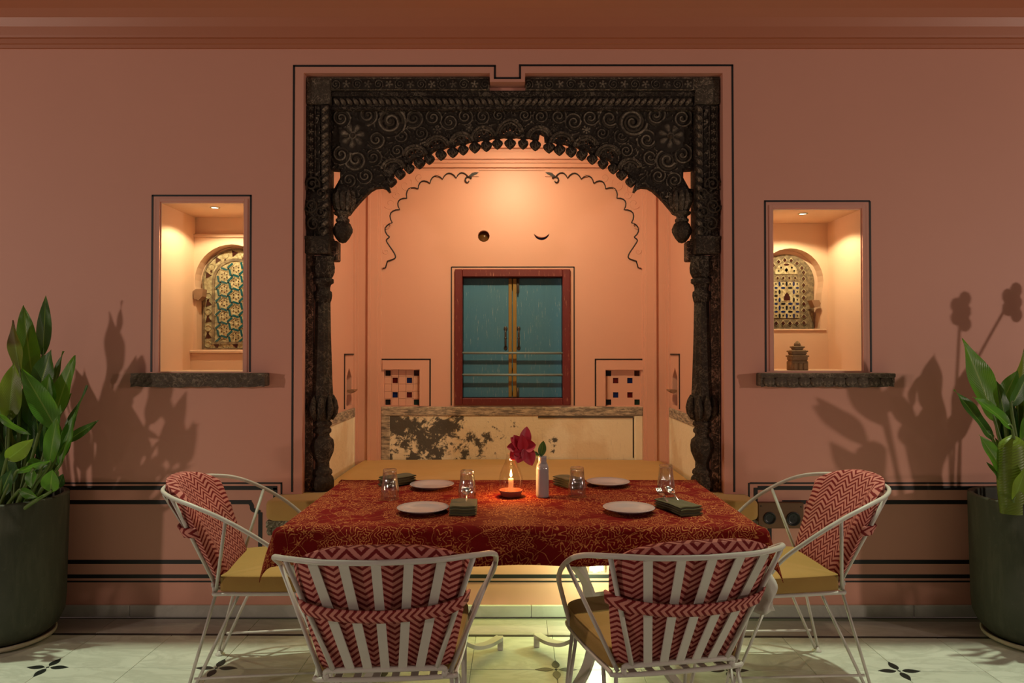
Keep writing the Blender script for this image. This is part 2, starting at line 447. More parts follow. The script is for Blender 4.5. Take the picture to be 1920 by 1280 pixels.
def cloth():
    t = NT('dark_red_block_printed_cloth'); uv = t.co('UV')
    warp = t.n('ShaderNodeVectorMath', operation='ADD'); nz = t.noise(uv, 7, 3, out='Color')
    sc = t.n('ShaderNodeVectorMath', operation='SCALE'); t.l(nz, sc.inputs[0]); sc.inputs['Scale'].default_value = 0.05
    t.l(uv, warp.inputs[0]); t.l(sc.outputs[0], warp.inputs[1]); p = warp.outputs[0]
    d = t.voro(p, 7.5); band = lambda f, lo, hi, e=0.03: t.ramp(f, [(lo-e, 0.0), (lo, 1.0), (hi, 1.0), (hi+e, 0.0)])
    def bloom(sc_, K, lobes, amp, lo, hi, rmax):
        v = t.n('ShaderNodeTexVoronoi', feature='F1'); t.l(p, v.inputs['Vector']); v.inputs['Scale'].default_value = sc_
        df = t.n('ShaderNodeVectorMath', operation='SUBTRACT'); t.l(p, df.inputs[0]); t.l(v.outputs['Position'], df.inputs[1])
        x_, y_, z_ = t.sep(df.outputs[0]); ang = t.math('ARCTAN2', y_, x_); r_ = t.math('MULTIPLY', t.math('SQRT', t.math('ADD', t.math('MULTIPLY', x_, x_), t.math('MULTIPLY', y_, y_))), sc_)
        rr_ = t.math('MULTIPLY', r_, t.math('ADD', 1.0, t.math('MULTIPLY', t.math('COSINE', t.math('MULTIPLY', ang, float(lobes))), amp)))
        ln = t.ramp(t.math('SINE', t.math('MULTIPLY', rr_, K)), [(lo, 0.0), (hi, 1.0)])
        return t.math('MULTIPLY', ln, t.ramp(rr_, [(rmax, 1.0), (rmax+0.05, 0.0)])), r_
    rings_, d = bloom(6.5, 95.0, 7, 0.16, 0.35, 0.75, 0.24)
    flw, d2 = bloom(19.0, 19.0, 5, 0.42, 0.35, 0.75, 0.46)
    rings = t.math('MULTIPLY', t.ramp(t.math('SINE', t.math('MULTIPLY', d, 120.0)), [(0.45, 0.0), (0.75, 1.0)]), t.ramp(d, [(0.17, 1.0), (0.21, 0.0)]))
    d2 = t.voro(p, 38); petals = t.math('MULTIPLY', t.ramp(t.math('SINE', t.math('MULTIPLY', d2, 17.0)), [(0.50, 0.0), (0.85, 1.0)]), t.ramp(d, [(0.20, 0.0), (0.25, 1.0)]))
    spray = t.ramp(t.noise(p, 9.0, 2), [(0.41, 0.0), (0.47, 1.0)])
    rings = rings_; petals = t.math('MULTIPLY', flw, t.ramp(d, [(0.24, 0.0), (0.30, 1.0)])); petals = t.math('MULTIPLY', petals, spray)
    vine = t.ramp(t.wave(t.mapping(uv, (1, 1, 1), (0, 0, 0.9)), 1.9, 9.0, 'BANDS', 2, 1.1), [(0.485, 0.0), (0.497, 1.0), (0.52, 1.0), (0.532, 0.0)])
    vine2 = t.ramp(t.wave(t.mapping(uv, (1, 1, 1), (0, 0, -0.7)), 2.3, 11.0, 'BANDS', 2, 1.4), [(0.484, 0.0), (0.496, 1.0), (0.515, 1.0), (0.527, 0.0)])
    m = t.math('MINIMUM', t.math('ADD', t.math('ADD', rings, petals), t.math('ADD', vine, vine2)), 1.0)
    m = t.math('MULTIPLY', m, t.ramp(t.noise(uv, 130, 3), [(0.34, 0.25), (0.55, 1.0)]))
    grd = t.mix(t.noise(uv, 3, 3), (0.090, 0.0032, 0.0034), (0.165, 0.0075, 0.0055))
    t.color(t.mix(t.math('MULTIPLY', m, 0.82), grd, (0.47, 0.19, 0.06))).set(0.8, 0, 0.06)
    t.bump(t.noise(uv, 700, 2), 0.25, 0.002)
    return t.m
M['cloth'] = cloth()

M['white_metal'] = plain('white_enamelled_iron', (0.55, 0.50, 0.45), 0.42, 0, 0.08, 30, 0.05, 200)
M['ceramic'] = plain('white_glazed_ceramic', (0.36, 0.32, 0.315), 0.12)
M['wax'] = plain('ivory_wax', (0.82, 0.66, 0.42), 0.4, Subsurface_Weight=0.4)
M['terracotta'] = plain('red_terracotta', (0.20, 0.040, 0.022), 0.65, 0, 0.15, 40)
M['steel'] = plain('polished_steel', (0.62, 0.60, 0.58), 0.16, 1.0)
M['petal'] = plain('rose_petal', (0.50, 0.022, 0.045), 0.5, 0, 0.2, 30, 0.1, 60, Subsurface_Weight=0.15)
M['sepal'] = plain('rose_green', (0.030, 0.085, 0.020), 0.5, 0, 0.2, 30)
M['iron'] = plain('old_iron', (0.10, 0.085, 0.07), 0.45, 0.7, 0.3, 60)
M['bracket_stone'] = plain('grey_brown_stone', (0.28, 0.15, 0.085), 0.8, 0, 0.15, 40, 0.3)
M['figure'] = plain('carved_brown_stone', (0.22, 0.125, 0.055), 0.8, 0, 0.45, 28, 0.8, 45, 0.01)
M['black_plastic'] = plain('black_plastic', (0.012, 0.012, 0.012), 0.35)
M['soil'] = plain('dark_soil', (0.020, 0.013, 0.008), 0.95, 0, 0.4, 60, 0.8, 50, 0.02)
M['saucer'] = plain('cream_stoneware', (0.50, 0.42, 0.32), 0.6, 0, 0.1, 20)
M['chip'] = wood_carved('whitewashed_chipped_stone', (0.13, 0.105, 0.065), (0.62, 0.58, 0.42), 0.9)

def board(name, a, b, scr, sc_amt, vertical=True, rough=0.55):
    t = NT(name); s = t.co(); st = (9, 9, 0.7) if vertical else (0.7, 9, 9)
    g = t.noise(t.mapping(s, st), 5, 6, 0.6, 0.4); bl = t.noise(s, 4.5, 3)
    col = t.mix(bl, a, b); col = t.mix(t.math('MULTIPLY', g, 0.35), col, tuple(x*0.55 for x in a))
    sc = t.ramp(t.noise(t.mapping(s, (60, 60, 5) if vertical else (5, 60, 60)), 2.2, 4, 0.7), [(0.61, 0.0), (0.68, 1.0)])
    t.color(t.mix(t.math('MULTIPLY', sc, sc_amt), col, scr)).set(rough); t.bump(g, 0.25, 0.004)
    return t.m
M['teal'] = board('teal_painted_wood', (0.038, 0.185, 0.33), (0.075, 0.21, 0.27), (0.50, 0.54, 0.48), 0.42)
M['yellow_wood'] = board('mustard_painted_wood', (0.34, 0.20, 0.025), (0.24, 0.15, 0.04), (0.5, 0.4, 0.2), 0.3)
M['red_wood'] = board('oxblood_painted_wood', (0.16, 0.014, 0.014), (0.12, 0.016, 0.012), (0.50, 0.22, 0.14), 0.75)
M['socket_wood'] = board('stained_timber', (0.20, 0.095, 0.035), (0.13, 0.055, 0.022), (0.3, 0.2, 0.1), 0.2, False)
M['rod'] = plain('grey_blue_painted_rod', (0.20, 0.27, 0.27), 0.45)
def jali(name, a, b):
    t = NT(name); s = t.co(); n = t.noise(s, 45, 6, 0.7); n2 = t.noise(s, 7, 4)
    c = t.mix(t.ramp(n, [(0.42, 0), (0.62, 1)]), b, a)
    t.color(t.mix(t.math('MULTIPLY', t.ramp(n2, [(0.52, 0), (0.66, 1)]), 0.5), c, b)).set(0.8); t.bump(n, 0.5, 0.004)
    return t.m
M['jali'] = jali('whitewashed_lattice_plaster', (0.62, 0.52, 0.31), (0.30, 0.22, 0.11))
M['jali_brown'] = jali('aged_brown_lattice_plaster', (0.30, 0.22, 0.12), (0.13, 0.085, 0.05))
def gl(name, c, rough=0.12): return plain(name, c, rough, 0, 0.35, 30, 0.1, 40)
M['glass_teal'] = gl('teal_glass', (0.012, 0.085, 0.105))
M['glass_blue'] = gl('cobalt_glass', (0.008, 0.018, 0.095))
M['glass_red'] = gl('oxblood_glass', (0.090, 0.008, 0.008))
M['glass_dark'] = gl('dark_glass', (0.010, 0.009, 0.012))
M['glass_green'] = gl('bottle_green_glass', (0.010, 0.030, 0.020))
M['glass_amber'] = gl('amber_glass', (0.10, 0.045, 0.008))
M['glass_maroon'] = gl('maroon_glass', (0.055, 0.014, 0.010))

def clear_glass():
    t = NT('clear_glass'); t.t.nodes.remove(t.b)
    tr = t.n('ShaderNodeBsdfTransparent'); tr.inputs[0].default_value = (0.95, 0.95, 0.93, 1); g = t.n('ShaderNodeBsdfGlossy'); g.inputs['Roughness'].default_value = 0.05
    lw = t.n('ShaderNodeLayerWeight'); lw.inputs[0].default_value = 0.35; mx = t.n('ShaderNodeMixShader')
    t.l(t.math('ADD', t.math('MULTIPLY', lw.outputs['Facing'], 0.80), 0.07), mx.inputs[0]); t.l(tr.outputs[0], mx.inputs[1]); t.l(g.outputs[0], mx.inputs[2])
    t.l(mx.outputs[0], t.out.inputs[0]); return t.m
M['glass'] = clear_glass()
def thin_glass():
    t = NT('thin_lamp_glass'); t.t.nodes.remove(t.b)
    tr = t.n('ShaderNodeBsdfTransparent'); tr.inputs[0].default_value = (0.97, 0.95, 0.90, 1); g = t.n('ShaderNodeBsdfGlossy'); g.inputs['Roughness'].default_value = 0.04
    lw = t.n('ShaderNodeLayerWeight'); lw.inputs[0].default_value = 0.25; mx = t.n('ShaderNodeMixShader')
    t.l(t.math('ADD', t.math('MULTIPLY', lw.outputs['Facing'], 0.30), 0.03), mx.inputs[0]); t.l(tr.outputs[0], mx.inputs[1]); t.l(g.outputs[0], mx.inputs[2]); t.l(mx.outputs[0], t.out.inputs[0])
    return t.m
M['thin_glass'] = thin_glass()
def glow(name, c, s):
    t = NT(name); t.color((0.8, 0.8, 0.8)); t.b.inputs['Emission Color'].default_value = (*c, 1); t.b.inputs['Emission Strength'].default_value = s
    return t.m
M['flame'] = glow('candle_flame', (1.0, 0.72, 0.30), 14)
M['lens'] = glow('lit_lens', (1.0, 0.82, 0.50), 6)
M['led'] = glow('lit_white_lens', (0.95, 1.0, 0.80), 4.5)

def leafmat(name, a, b, tr, brown=0.0):
    t = NT(name); uv = t.co('UV'); u, v, z = t.sep(uv); oi = t.n('ShaderNodeObjectInfo')
    cu = t.math('ABSOLUTE', t.math('SUBTRACT', u, 0.5))
    rib = t.ramp(cu, [(0.0, 1.0), (0.022, 1.0), (0.04, 0.0)])
    vein = t.wave(t.mapping(uv, (1, 1, 1)), 1.0) if False else t.math('SINE', t.math('MULTIPLY', t.math('SUBTRACT', v, t.math('MULTIPLY', cu, 0.55)), 150.0))
    n = t.noise(t.co(), 6, 4)
    c = t.mix(n, a, b); c = t.mix(t.math('MULTIPLY', oi.outputs['Random'], 0.35), c, b)
    c = t.mix(t.math('MULTIPLY', vein, 0.10), c, tuple(x*0.6 for x in a)); c = t.mix(t.math('MULTIPLY', rib, 0.6), c, (0.24, 0.36, 0.07))
    if brown: c = t.mix(t.ramp(t.math('ADD', v, t.math('MULTIPLY', n, 0.25)), [(brown, 0.0), (brown+0.10, 1.0)]), c, (0.075, 0.022, 0.006))
    t.color(c).set(0.36); t.bump(vein, 0.16, 0.003)
    td = t.n('ShaderNodeBsdfTranslucent'); t.l(t.mix(0.35, c, (0.32, 0.50, 0.03)), td.inputs[0]); mx = t.n('ShaderNodeMixShader'); mx.inputs[0].default_value = tr
    t.l(t.b.outputs[0], mx.inputs[1]); t.l(td.outputs[0], mx.inputs[2]); t.l(mx.outputs[0], t.out.inputs[0])
    return t.m
M['leaf'] = leafmat('green_leaf', (0.045, 0.165, 0.010), (0.085, 0.24, 0.015), 0.34)
M['leaf_dark'] = leafmat('dark_green_leaf', (0.018, 0.075, 0.012), (0.036, 0.12, 0.016), 0.20)
M['leaf_yellow'] = leafmat('yellow_green_leaf', (0.15, 0.21, 0.018), (0.20, 0.26, 0.03), 0.42)
M['leaf_brown'] = leafmat('brown_tipped_leaf', (0.12, 0.17, 0.018), (0.16, 0.17, 0.025), 0.35, 0.62)
M['stem'] = plain('leaf_stalk', (0.09, 0.14, 0.022), 0.5, 0, 0.3, 12)
M['flower_stalk'] = plain('flower_stalk', (0.16, 0.05, 0.02), 0.5)
def concrete():
    t = NT('dark_green_washed_concrete'); s = t.co(); n1 = t.noise(s, 3, 6, 0.65, 0.6); n2 = t.noise(t.mapping(s, (9, 9, 1.5)), 3, 5, 0.6); n3 = t.noise(s, 30, 4, 0.7)
    c = t.mix(n1, (0.028, 0.030, 0.019), (0.058, 0.060, 0.038)); c = t.mix(t.math('MULTIPLY', t.ramp(n2, [(0.48, 0), (0.66, 1)]), 0.45), c, (0.085, 0.083, 0.056))
    c = t.mix(t.math('MULTIPLY', t.ramp(n3, [(0.60, 0), (0.72, 1)]), 0.3), c, (0.12, 0.115, 0.08))
    t.color(c).set(0.68); t.bump(t.math('ADD', n3, n2), 0.3, 0.004); return t.m
M['concrete'] = concrete()

# ================================================================== THE ROOM
W = 3.663            # the hall wall
A = 4.90             # back wall of the alcove
def struct(o): o['kind'] = 'structure'; return o

# ---- floor: bed, marble tiles, black strip, inlaid flowers
floor = MB().box((-4.3, -5.5, -0.06), (4.3, W, -0.007)).build('floor', M['grout']); struct(floor)
FA = radians(0.55)     # the paving runs a touch out of square with the wall
def fl(x, y): return Vector((x*cos(FA) + (y-3.05)*sin(FA), -x*sin(FA) + (y-3.05)*cos(FA) + 3.05, 0))
TS = 0.363; GX = 0.188; QY = 3.052
tile_me = {}
def tile(x0, y0, x1, y1, m, name):
    wx, wy = x1-x0, y1-y0; key = (round(wx, 3), round(wy, 3), m)
    if key not in tile_me:
        tile_me[key] = MB().box((-wx/2+.0009, -wy/2+.0009, -0.0069), (wx/2-.0009, wy/2-.0009, 0), 0.0012).mesh(name, M[m])
    o = link(name, tile_me[key], floor); c = fl((x0+x1)/2, (y0+y1)/2)
    o.location = (c.x, c.y, random.uniform(-0.0003, 0.0003)); o.rotation_euler = (0, 0, -FA); return o
for j in range(-5, 1):
    y0, y1 = QY + (j)*TS, QY + (j+1)*TS
    if j == 0: y1 = 3.402
    for i in range(-8, 8):
        x0 = GX + i*TS
        if abs(x0 + TS/2) > 0.74*(y0+0.3) + 0.4: continue
        tile(x0, y0, x0+TS, y1, 'marble', 'tile')
for i in range(-4, 4): tile(GX + i*0.726, 3.402, GX + (i+1)*0.726, 3.425, 'marble_black', 'black_strip')
for i in range(-4, 4): tile(GX - 0.02 + i*0.726, 3.425, GX - 0.02 + (i+1)*0.726, 3.612, 'marble_grey', 'border_slab')
# tiles outside the picture
for j in range(-22, -5):
    pass
MB().box((-4.3, -5.5, -0.0072), (4.3, QY-5*TS-0.005, -0.0008)).build('marble_paving', M['marble'], floor)
for s in (-1, 1): MB().box((s*2.95, QY-5*TS, -0.0072), (s*4.3, W, -0.0008)).build('marble_paving', M['marble'], floor)
petal_me = MB().prismz([(0.012, 0)] + [(0.012+0.078*t, 0.0175*sin(pi*t**0.8)) for t in (0.12, 0.28, 0.45, 0.62, 0.8, 0.92)] + [(0.09, 0)] + [(0.012+0.078*t, -0.0175*sin(pi*t**0.8)) for t in (0.92, 0.8, 0.62, 0.45, 0.28, 0.12)], -0.001, 0.0009).mesh('petal', M['marble_black'])
dot_me = MB().lathe([(0.006, -0.001), (0.006, 0.001)], 10).mesh('flower_inlay', M['marble_black'])
for k in range(-3, 4):
    for r in (0, -2):
        f = link('flower_inlay', dot_me, floor); c = fl(GX + 2*k*TS, QY + r*TS); f.location = (c.x, c.y, 0.0004)
        for q in range(4):
            p = link('petal', petal_me, f); p.rotation_euler = (0, 0, q*pi/2 - FA)

# ---- hall wall with the arch opening and the two niches
OX0, OX1, OZB = -1.078, 1.090, 0.500
zt = xz(960, 137, W)[1]; zn = xz(960, 153.5, W)[1]; n0 = xz(918.4, 150, W)[0]; n1 = xz(984.4, 150, W)[0]
opening = [(OX0, OZB), (OX1, OZB), (OX1, zt), (n1, zt), (n1, zn), (n0, zn), (n0, zt), (OX0, zt)]
NL = (xz(301, 500, W)[0], 1.248, xz(457, 500, W)[0], xz(400, 380, W)[1])
NR = (xz(1449.5, 500, W)[0], 1.252, xz(1615, 500, W)[0], xz(1500, 392, W)[1])
wall = plate('wall_back', rect(-4.3, 0, 4.3, 3.75), [opening, rect(*NL), rect(*NR)], W, W+0.12, M['plaster'], kind='structure')
def line(x0, z0, x1, z1, name='painted_line', parent=wall, Y=W, m='paint', d=0.0018):
    return MB().box((min(x0, x1), Y-d, min(z0, z1)), (max(x0, x1), Y+0.004, max(z0, z1))).build(name, M[m], parent, kind=None)
def pxline(px0, py0, px1, py1, t=4.0, name='painted_line', Y=W, parent=wall):
    s = F/Y; h = t/s/2
    a, b = xz(px0, py0, Y), xz(px1, py1, Y)
    if abs(px1-px0) > abs(py1-py0): return line(a[0]-h, (a[1]+b[1])/2-h, b[0]+h, (a[1]+b[1])/2+h, name, parent, Y)
    return line((a[0]+b[0])/2-h, a[1], (a[0]+b[0])/2+h, b[1], name, parent, Y)
# added hidden plate behind the carved frame, blocks alcove light leaking past it
plate('frame_backing', rect(OX0-0.05, OZB, OX1+0.05, zt+0.05), [rect(xz(592, 500, W)[0], OZB-0.0, xz(1331, 500, W)[0], xz(960, 190, W)[1])], W+0.085, W+0.119, M['plaster'], wall)
# outline of the arch, notched over its centre
pxline(551.5, 123.5, 928, 123.5, 3.6); pxline(928, 123.5, 928, 147, 3.6); pxline(928, 146.5, 975, 146.5, 3.6); pxline(975, 123.5, 975, 147, 3.6); pxline(975, 122.5, 1373, 122.5, 3.6)
pxline(549.5, 123, 549.5, 922, 3.6); pxline(1375, 122, 1375, 922, 3.6)
# outlines of the niches
pxline(286.5, 366.5, 470, 366.5, 3.4); pxline(285, 366, 285, 697, 3.4); pxline(469.5, 366, 469.5, 697, 3.4)
pxline(1434.5, 377, 1629, 377, 3.4); pxline(1435, 377, 1435, 697, 3.4); pxline(1632, 377, 1632, 697, 3.4)
for (x0, z0, x1, z1) in (NL, NR):          # the moulded lip round each niche
    b = 0.020
    line(x0-b, z0, x0-0.004, z1+b, 'niche_lip', wall, W, 'plaster', 0.006); line(x1+0.004, z0, x1+b, z1+b, 'niche_lip', wall, W, 'plaster', 0.006); line(x0-0.0035, z1+0.004, x1+0.0035, z1+b, 'niche_lip', wall, W, 'plaster', 0.006)
# the painted panel bands
for px0, px1, s in ((-600, 527.5, 1), (1404.5, 2500, -1)):
    e, e2, e3 = (527.5, 516, 488) if s > 0 else (1404.5, 1417, 1443)
    far = px0 if s > 0 else px1
    pxline(far, 905.5, e, 905.5, 3.0, 'painted_line'); pxline(e, 905, e, 1003, 3.0, 'painted_line')
    pxline(far, 914.5, e2, 914.5, 7.5, 'painted_band'); pxline(e2, 914, e2, 1010, 7.5, 'painted_band')
    pxline(far, 941, e3 - s*20, 941, 7.5, 'painted_band'); pxline(e3, 960, e3, 1053, 7.5, 'painted_band')
    if s > 0:
        pts = [at(468, 941, W), at(472, 947, W), at(474, 955, W), at(488, 960, W)]
    else: pts = [at(1462, 941, W), at(1459, 947, W), at(1457, 955, W), at(1443, 960, W)]
    MB().strap([Vector((p.x, W, p.z)) for p in smooth(pts, 5)], 0.0205, 0.004, (0, 0, 1)).build('painted_band', M['paint'], wall)
    pxline(far, 1053, e3, 1053, 7.5, 'painted_band')
pxline(-600, 1080, 2500, 1080, 7.0, 'painted_band'); pxline(-600, 1089.7, 2500, 1089.7, 3.0, 'painted_line')
# plaster surround of the painted opening: arris strips that return into the reveal
# ---- skirting of marble slabs
skirt = MB().box((-4.3, W-0.004, 0), (4.3, W+0.01, 0.056)).build('baseboard_back', M['grout'], kind='structure')
sk = {}
xs = [-4.3, -3.15, -1.95, -0.93, 0.098, 1.06, 2.05, 3.2, 4.3]
for a, b in zip(xs, xs[1:]):
    MB().box((a+.0008, W-0.016, 0), (b-.0008, W, 0.060), 0.003).build('skirting_slab', M['marble_skirt'], skirt)

# ---- cornice
prof = [(0.0, 2.918), (0.010, 2.920), (0.012, 2.936), (0.020, 2.940), (0.022, 2.962), (0.034, 2.964)]
prof += [(0.036 + 0.235*(1-cos(a)), 2.968 + 0.20*sin(a)) for a in [radians(q) for q in (2, 14, 26, 38, 50, 62, 74, 84)]]
prof += [(0.262, 3.172), (0.262, 3.21), (0.285, 3.215), (0.285, 3.27), (0.0, 3.27)]
n = len(prof); vs = [(-4.3, W-a, z) for a, z in prof] + [(4.3, W-a, z) for a, z in prof]
MB().add(vs, [(i, (i+1) % n, (i+1) % n+n, i+n) for i in range(n)] + [tuple(range(n))[::-1], tuple(range(n, 2*n))]).build('trim_1', M['cornice'], kind='structure')

# ---- niches with pierced plaster windows
NB = 4.05
def niche(side, N, sill_step, top_band):
    x0, z0, x1, z1 = N; c = (x0+x1)/2; t = 0.05; y0 = W+0.12
    m = MB()
    m.box((x0-t, y0, z0-t), (x0, NB+0.14, z1+t)); m.box((x1, y0, z0-t), (x1+t, NB+0.14, z1+t))
    m.box((x0, y0, z1), (x1, NB+0.14, z1+t)); m.box((x0, y0, z0-t), (x1, NB+0.14, z0)); m.box((x0-t, NB+0.10, z0-t), (x1+t, NB+0.15, z1+t))
    m.box((x0, W+0.001, z0), (x0+0.003, NB, z1)).box((x1-0.003, W+0.001, z0), (x1, NB, z1)).box((x0+0.003, W+0.001, z1-0.003), (x1-0.003, NB, z1)).box((x0+0.003, W+0.001, z0), (x1-0.003, NB, z0+0.003))
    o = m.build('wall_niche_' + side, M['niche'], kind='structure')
    return o, c
def horseshoe(cx, zb, zs, hw, r, a=-22, n=22):
    """outline: straight jambs to the springing, then more than half a circle"""
    zc = zs + r*sin(radians(-a)) if False else zs
    return [(cx-hw, zb), (cx+hw, zb)] + arc(cx, zs, r, a, 180-a, n)
PL = NB + 0.028
for side in ('left', 'right'):
    N = NL if side == 'left' else NR
    o, c = niche(side, N, 0, 0)
    x0, z0, x1, z1 = N
    if side == 'left':
        cx = xz(444, 500, NB+0.07)[0]; zb = xz(400, 655, NB)[1]; zs = xz(400, 527, NB)[1]; r = 0.209
        hw = 0.194
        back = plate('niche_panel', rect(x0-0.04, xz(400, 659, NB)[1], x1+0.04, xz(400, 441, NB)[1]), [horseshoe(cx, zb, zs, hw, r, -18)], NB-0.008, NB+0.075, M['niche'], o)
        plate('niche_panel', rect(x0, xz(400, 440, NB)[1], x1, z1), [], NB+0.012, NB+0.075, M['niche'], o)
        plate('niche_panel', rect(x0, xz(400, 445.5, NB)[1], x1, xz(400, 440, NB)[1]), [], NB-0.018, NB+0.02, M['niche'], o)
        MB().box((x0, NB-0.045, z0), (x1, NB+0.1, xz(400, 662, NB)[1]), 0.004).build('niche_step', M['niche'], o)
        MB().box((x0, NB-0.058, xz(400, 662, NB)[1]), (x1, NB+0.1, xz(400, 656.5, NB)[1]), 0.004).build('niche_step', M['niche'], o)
        br = [xz(366, 546, NB), xz(371, 542.5, NB), xz(384, 542, NB), xz(383, 556, NB), xz(376, 563.5, NB), xz(367, 560, NB)]
        bp = [(q[0], q[1]) for q in br]
    else:
        cx = xz(1473, 500, NB+0.07)[0]; zb = xz(1473, 616.5, NB)[1]; zs = xz(1473, 527, NB)[1]; r = 0.187; hw = 0.150
        back = plate('niche_panel', rect(x0-0.04, z0, x1+0.04, z1), [horseshoe(cx, zb, zs, 0.166, r, -20)], NB-0.004, NB+0.075, M['niche'], o)
        MB().box((cx-0.2, NB-0.012, zb-0.01), (cx+0.2, NB+0.06, zb), 0.003).build('niche_step', M['niche'], o)
        bp = [xz(1518, 563, NB), xz(1532, 563, NB), xz(1535, 569, NB), xz(1533, 575, NB), xz(1524, 577, NB)]
    MB().prism(bp, NB-0.028, NB+0.03).build('stone_bracket', M['bracket_stone'], o)
    # the window itself
    J = NB + 0.062
    plate('recess_back', rect(x0-0.02, z0, x1+0.02, z1), [], J+0.012, J+0.03, M['niche'], o)
    if side == 'left':
        scr = horseshoe(cx, zb, zs, 0.188, 0.196, -14, 28)
        win = plate('window_2', scr, [], J, J+0.022, M['jali'], kind='structure')
        win['label'] = 'arched pierced plaster window with hexagonal teal glass strips'
        ix0, ix1, iz0 = cx-0.125, cx+0.125, zb+0.045
        inner = horseshoe(cx, iz0, zs+0.0, 0.122, 0.122, 0, 24)
        outl = horseshoe(cx, iz0-0.014, zs, 0.138, 0.138, 0, 24)
        plate('lattice_frame', outl, [inner], J-0.007, J+0.002, M['jali_brown'], win)
        plate('lattice_frame', horseshoe(cx, zb, zs, 0.188, 0.196, -14, 28), [horseshoe(cx, zb+0.010, zs, 0.178, 0.186, -14, 28)], J-0.007, J+0.002, M['jali_brown'], win)
        teal = MB(); rib = MB(); seed = MB()
        L = 0.078
        def inside(x, z): return iz0+0.008 < z and abs(x-cx) < 0.112 and (z < zs or hypot(x-cx, z-zs) < 0.112)
        for i in range(-3, 4):
            for j in range(-3, 8):
                hx = cx + i*L*0.866; hz = iz0 + 0.03 + j*L + (L/2 if i % 2 else 0)
                if inside(hx, hz):      # the rosette in the middle of a hexagon
                    for q in range(6):
                        a = radians(60*q+30); d = 0.0165; p = Vector((hx+d*cos(a), J-0.004, hz+d*sin(a)))
                        m2 = [(p.x + 0.0046*cos(a+b), p.z + 0.0046*sin(a+b)) for b in (0, 2.1, 4.2)]
                        seed.prism(m2, J-0.004, J+0.001)
                for q in range(3):      # the three strips shared with its neighbours
                    a = radians(90 + 60*q); mx, mz = hx + L/2*cos(a), hz + L/2*sin(a)
                    if not inside(mx, mz): continue
                    tdir = Vector((cos(a), sin(a))); sd = Vector((-sin(a), cos(a))).lerp(tdir, 0.25).normalized(); nn = Vector((-sd.y, sd.x))
                    for mb, hl, hw2, yy in ((rib, 0.0245, 0.0098, J-0.0045), (teal, 0.0195, 0.0058, J-0.0062)):
                        mb.prism([tuple(Vector((mx, mz)) + sd*hl + nn*hw2), tuple(Vector((mx, mz)) - sd*hl + nn*hw2), tuple(Vector((mx, mz)) - sd*hl - nn*hw2), tuple(Vector((mx, mz)) + sd*hl - nn*hw2)], yy, J+0.001)
        rib.build('lattice_rib', M['jali'], win, kind='stuff'); teal.build('teal_glass', M['glass_teal'], win, kind='stuff'); seed.build('glass_seed', M['glass_maroon'], win, kind='stuff')
        tri = MB(); ring = MB()
        path = [(cx-0.160, zb+0.03 + k*0.047) for k in range(7)] + [(cx+0.168*cos(radians(a)), zs+0.168*sin(radians(a))) for a in (166, 148, 130, 112, 94, 76, 58, 40, 22)] + [(cx+0.160, zb+0.03 + k*0.047) for k in range(7)] + [(cx-0.11+k*0.055, zb+0.026) for k in range(5)]
        for k, (x, z) in enumerate(path):
            g = 0.023; a = 0.6 + 1.1*k
            if k % 2: tri.prism([(x + g*cos(a+b)*0.95, z + g*sin(a+b)) for b in (0, 2.09, 4.19)], J-0.003, J+0.001)
            else:
                ring.tube([(x + 0.017*cos(b), J-0.001, z + 0.017*sin(b)) for b in [2*pi*q/14 for q in range(14)]], 0.003, 5, True)
                tri.prism([(x + 0.009*cos(a+b), z-0.027 + 0.009*sin(a+b)) for b in (0, 2.09, 4.19)], J-0.003, J+0.001)
        tri.build('border_glass', M['glass_maroon'], win, kind='stuff'); ring.build('lattice_ring', M['jali'], win, kind='stuff')
    else:
        scr = horseshoe(cx, zb, zs, 0.158, 0.162, -12, 28)
        win = plate('window_3', scr, [], J, J+0.022, M['jali_brown'], kind='structure')
        win['label'] = 'arched pierced plaster window with blue oval glass lattice'
        iz0 = zb + 0.066; iw = 0.0745; ih = 0.206
        plate('lattice_panel', rect(cx-iw, iz0, cx+iw, iz0+ih), [], J-0.005, J+0.001, M['jali'], win)
        half = arc(cx, iz0+ih+0.047, 0.066, 0, 180, 16)
        plate('lattice_panel', half, [], J-0.005, J+0.001, M['jali'], win)
        blue = MB(); dark = MB(); grey = MB()
        PX, PZ = 0.0410, 0.0460
        def oval(mb, x, z, a, b, yy=J-0.0065, m=12):
            mb.prism([(x + a*cos(t), z + b*sin(t)) for t in [2*pi*q/m for q in range(m)]], yy, J)
        ztop = iz0 + ih - 0.010
        for j in range(5):
            zv = ztop - j*PZ                       # row of standing ovals, then the lying ones below it
            for i in (-1, 0, 1):
                if i == 0 and j in (1, 2): continue
                oval(blue if (i+j) % 3 else dark, cx+i*PX, zv, 0.0060, 0.0135)
            for i in (-2, -1, 0, 1):
                xx = cx + (i+0.5)*PX
                if abs(xx-cx) < iw-0.008: 
                    if j < 4 and not (j == 1 and i in (-1, 0)): oval(blue if (i+2*j) % 3 else dark, xx, zv-PZ/2, 0.0135 if abs(i+0.5) < 1 else 0.010, 0.0062)
                    if not (i in (-1, 0) and j in (1, 2)): dark.prism([(xx-0.0042, zv-0.0042), (xx+0.0042, zv-0.0042), (xx+0.0042, zv+0.0042), (xx-0.0042, zv+0.0042)], J-0.0062, J)
        blue.build('blue_glass', M['glass_blue'], win, kind='stuff'); dark.build('dark_glass', M['glass_dark'], win, kind='stuff')
        nz = iz0 + 0.100
        plate('little_frame', rect(cx-0.026, nz-0.006, cx+0.026, nz+0.056), [], J-0.009, J, M['jali'], win)
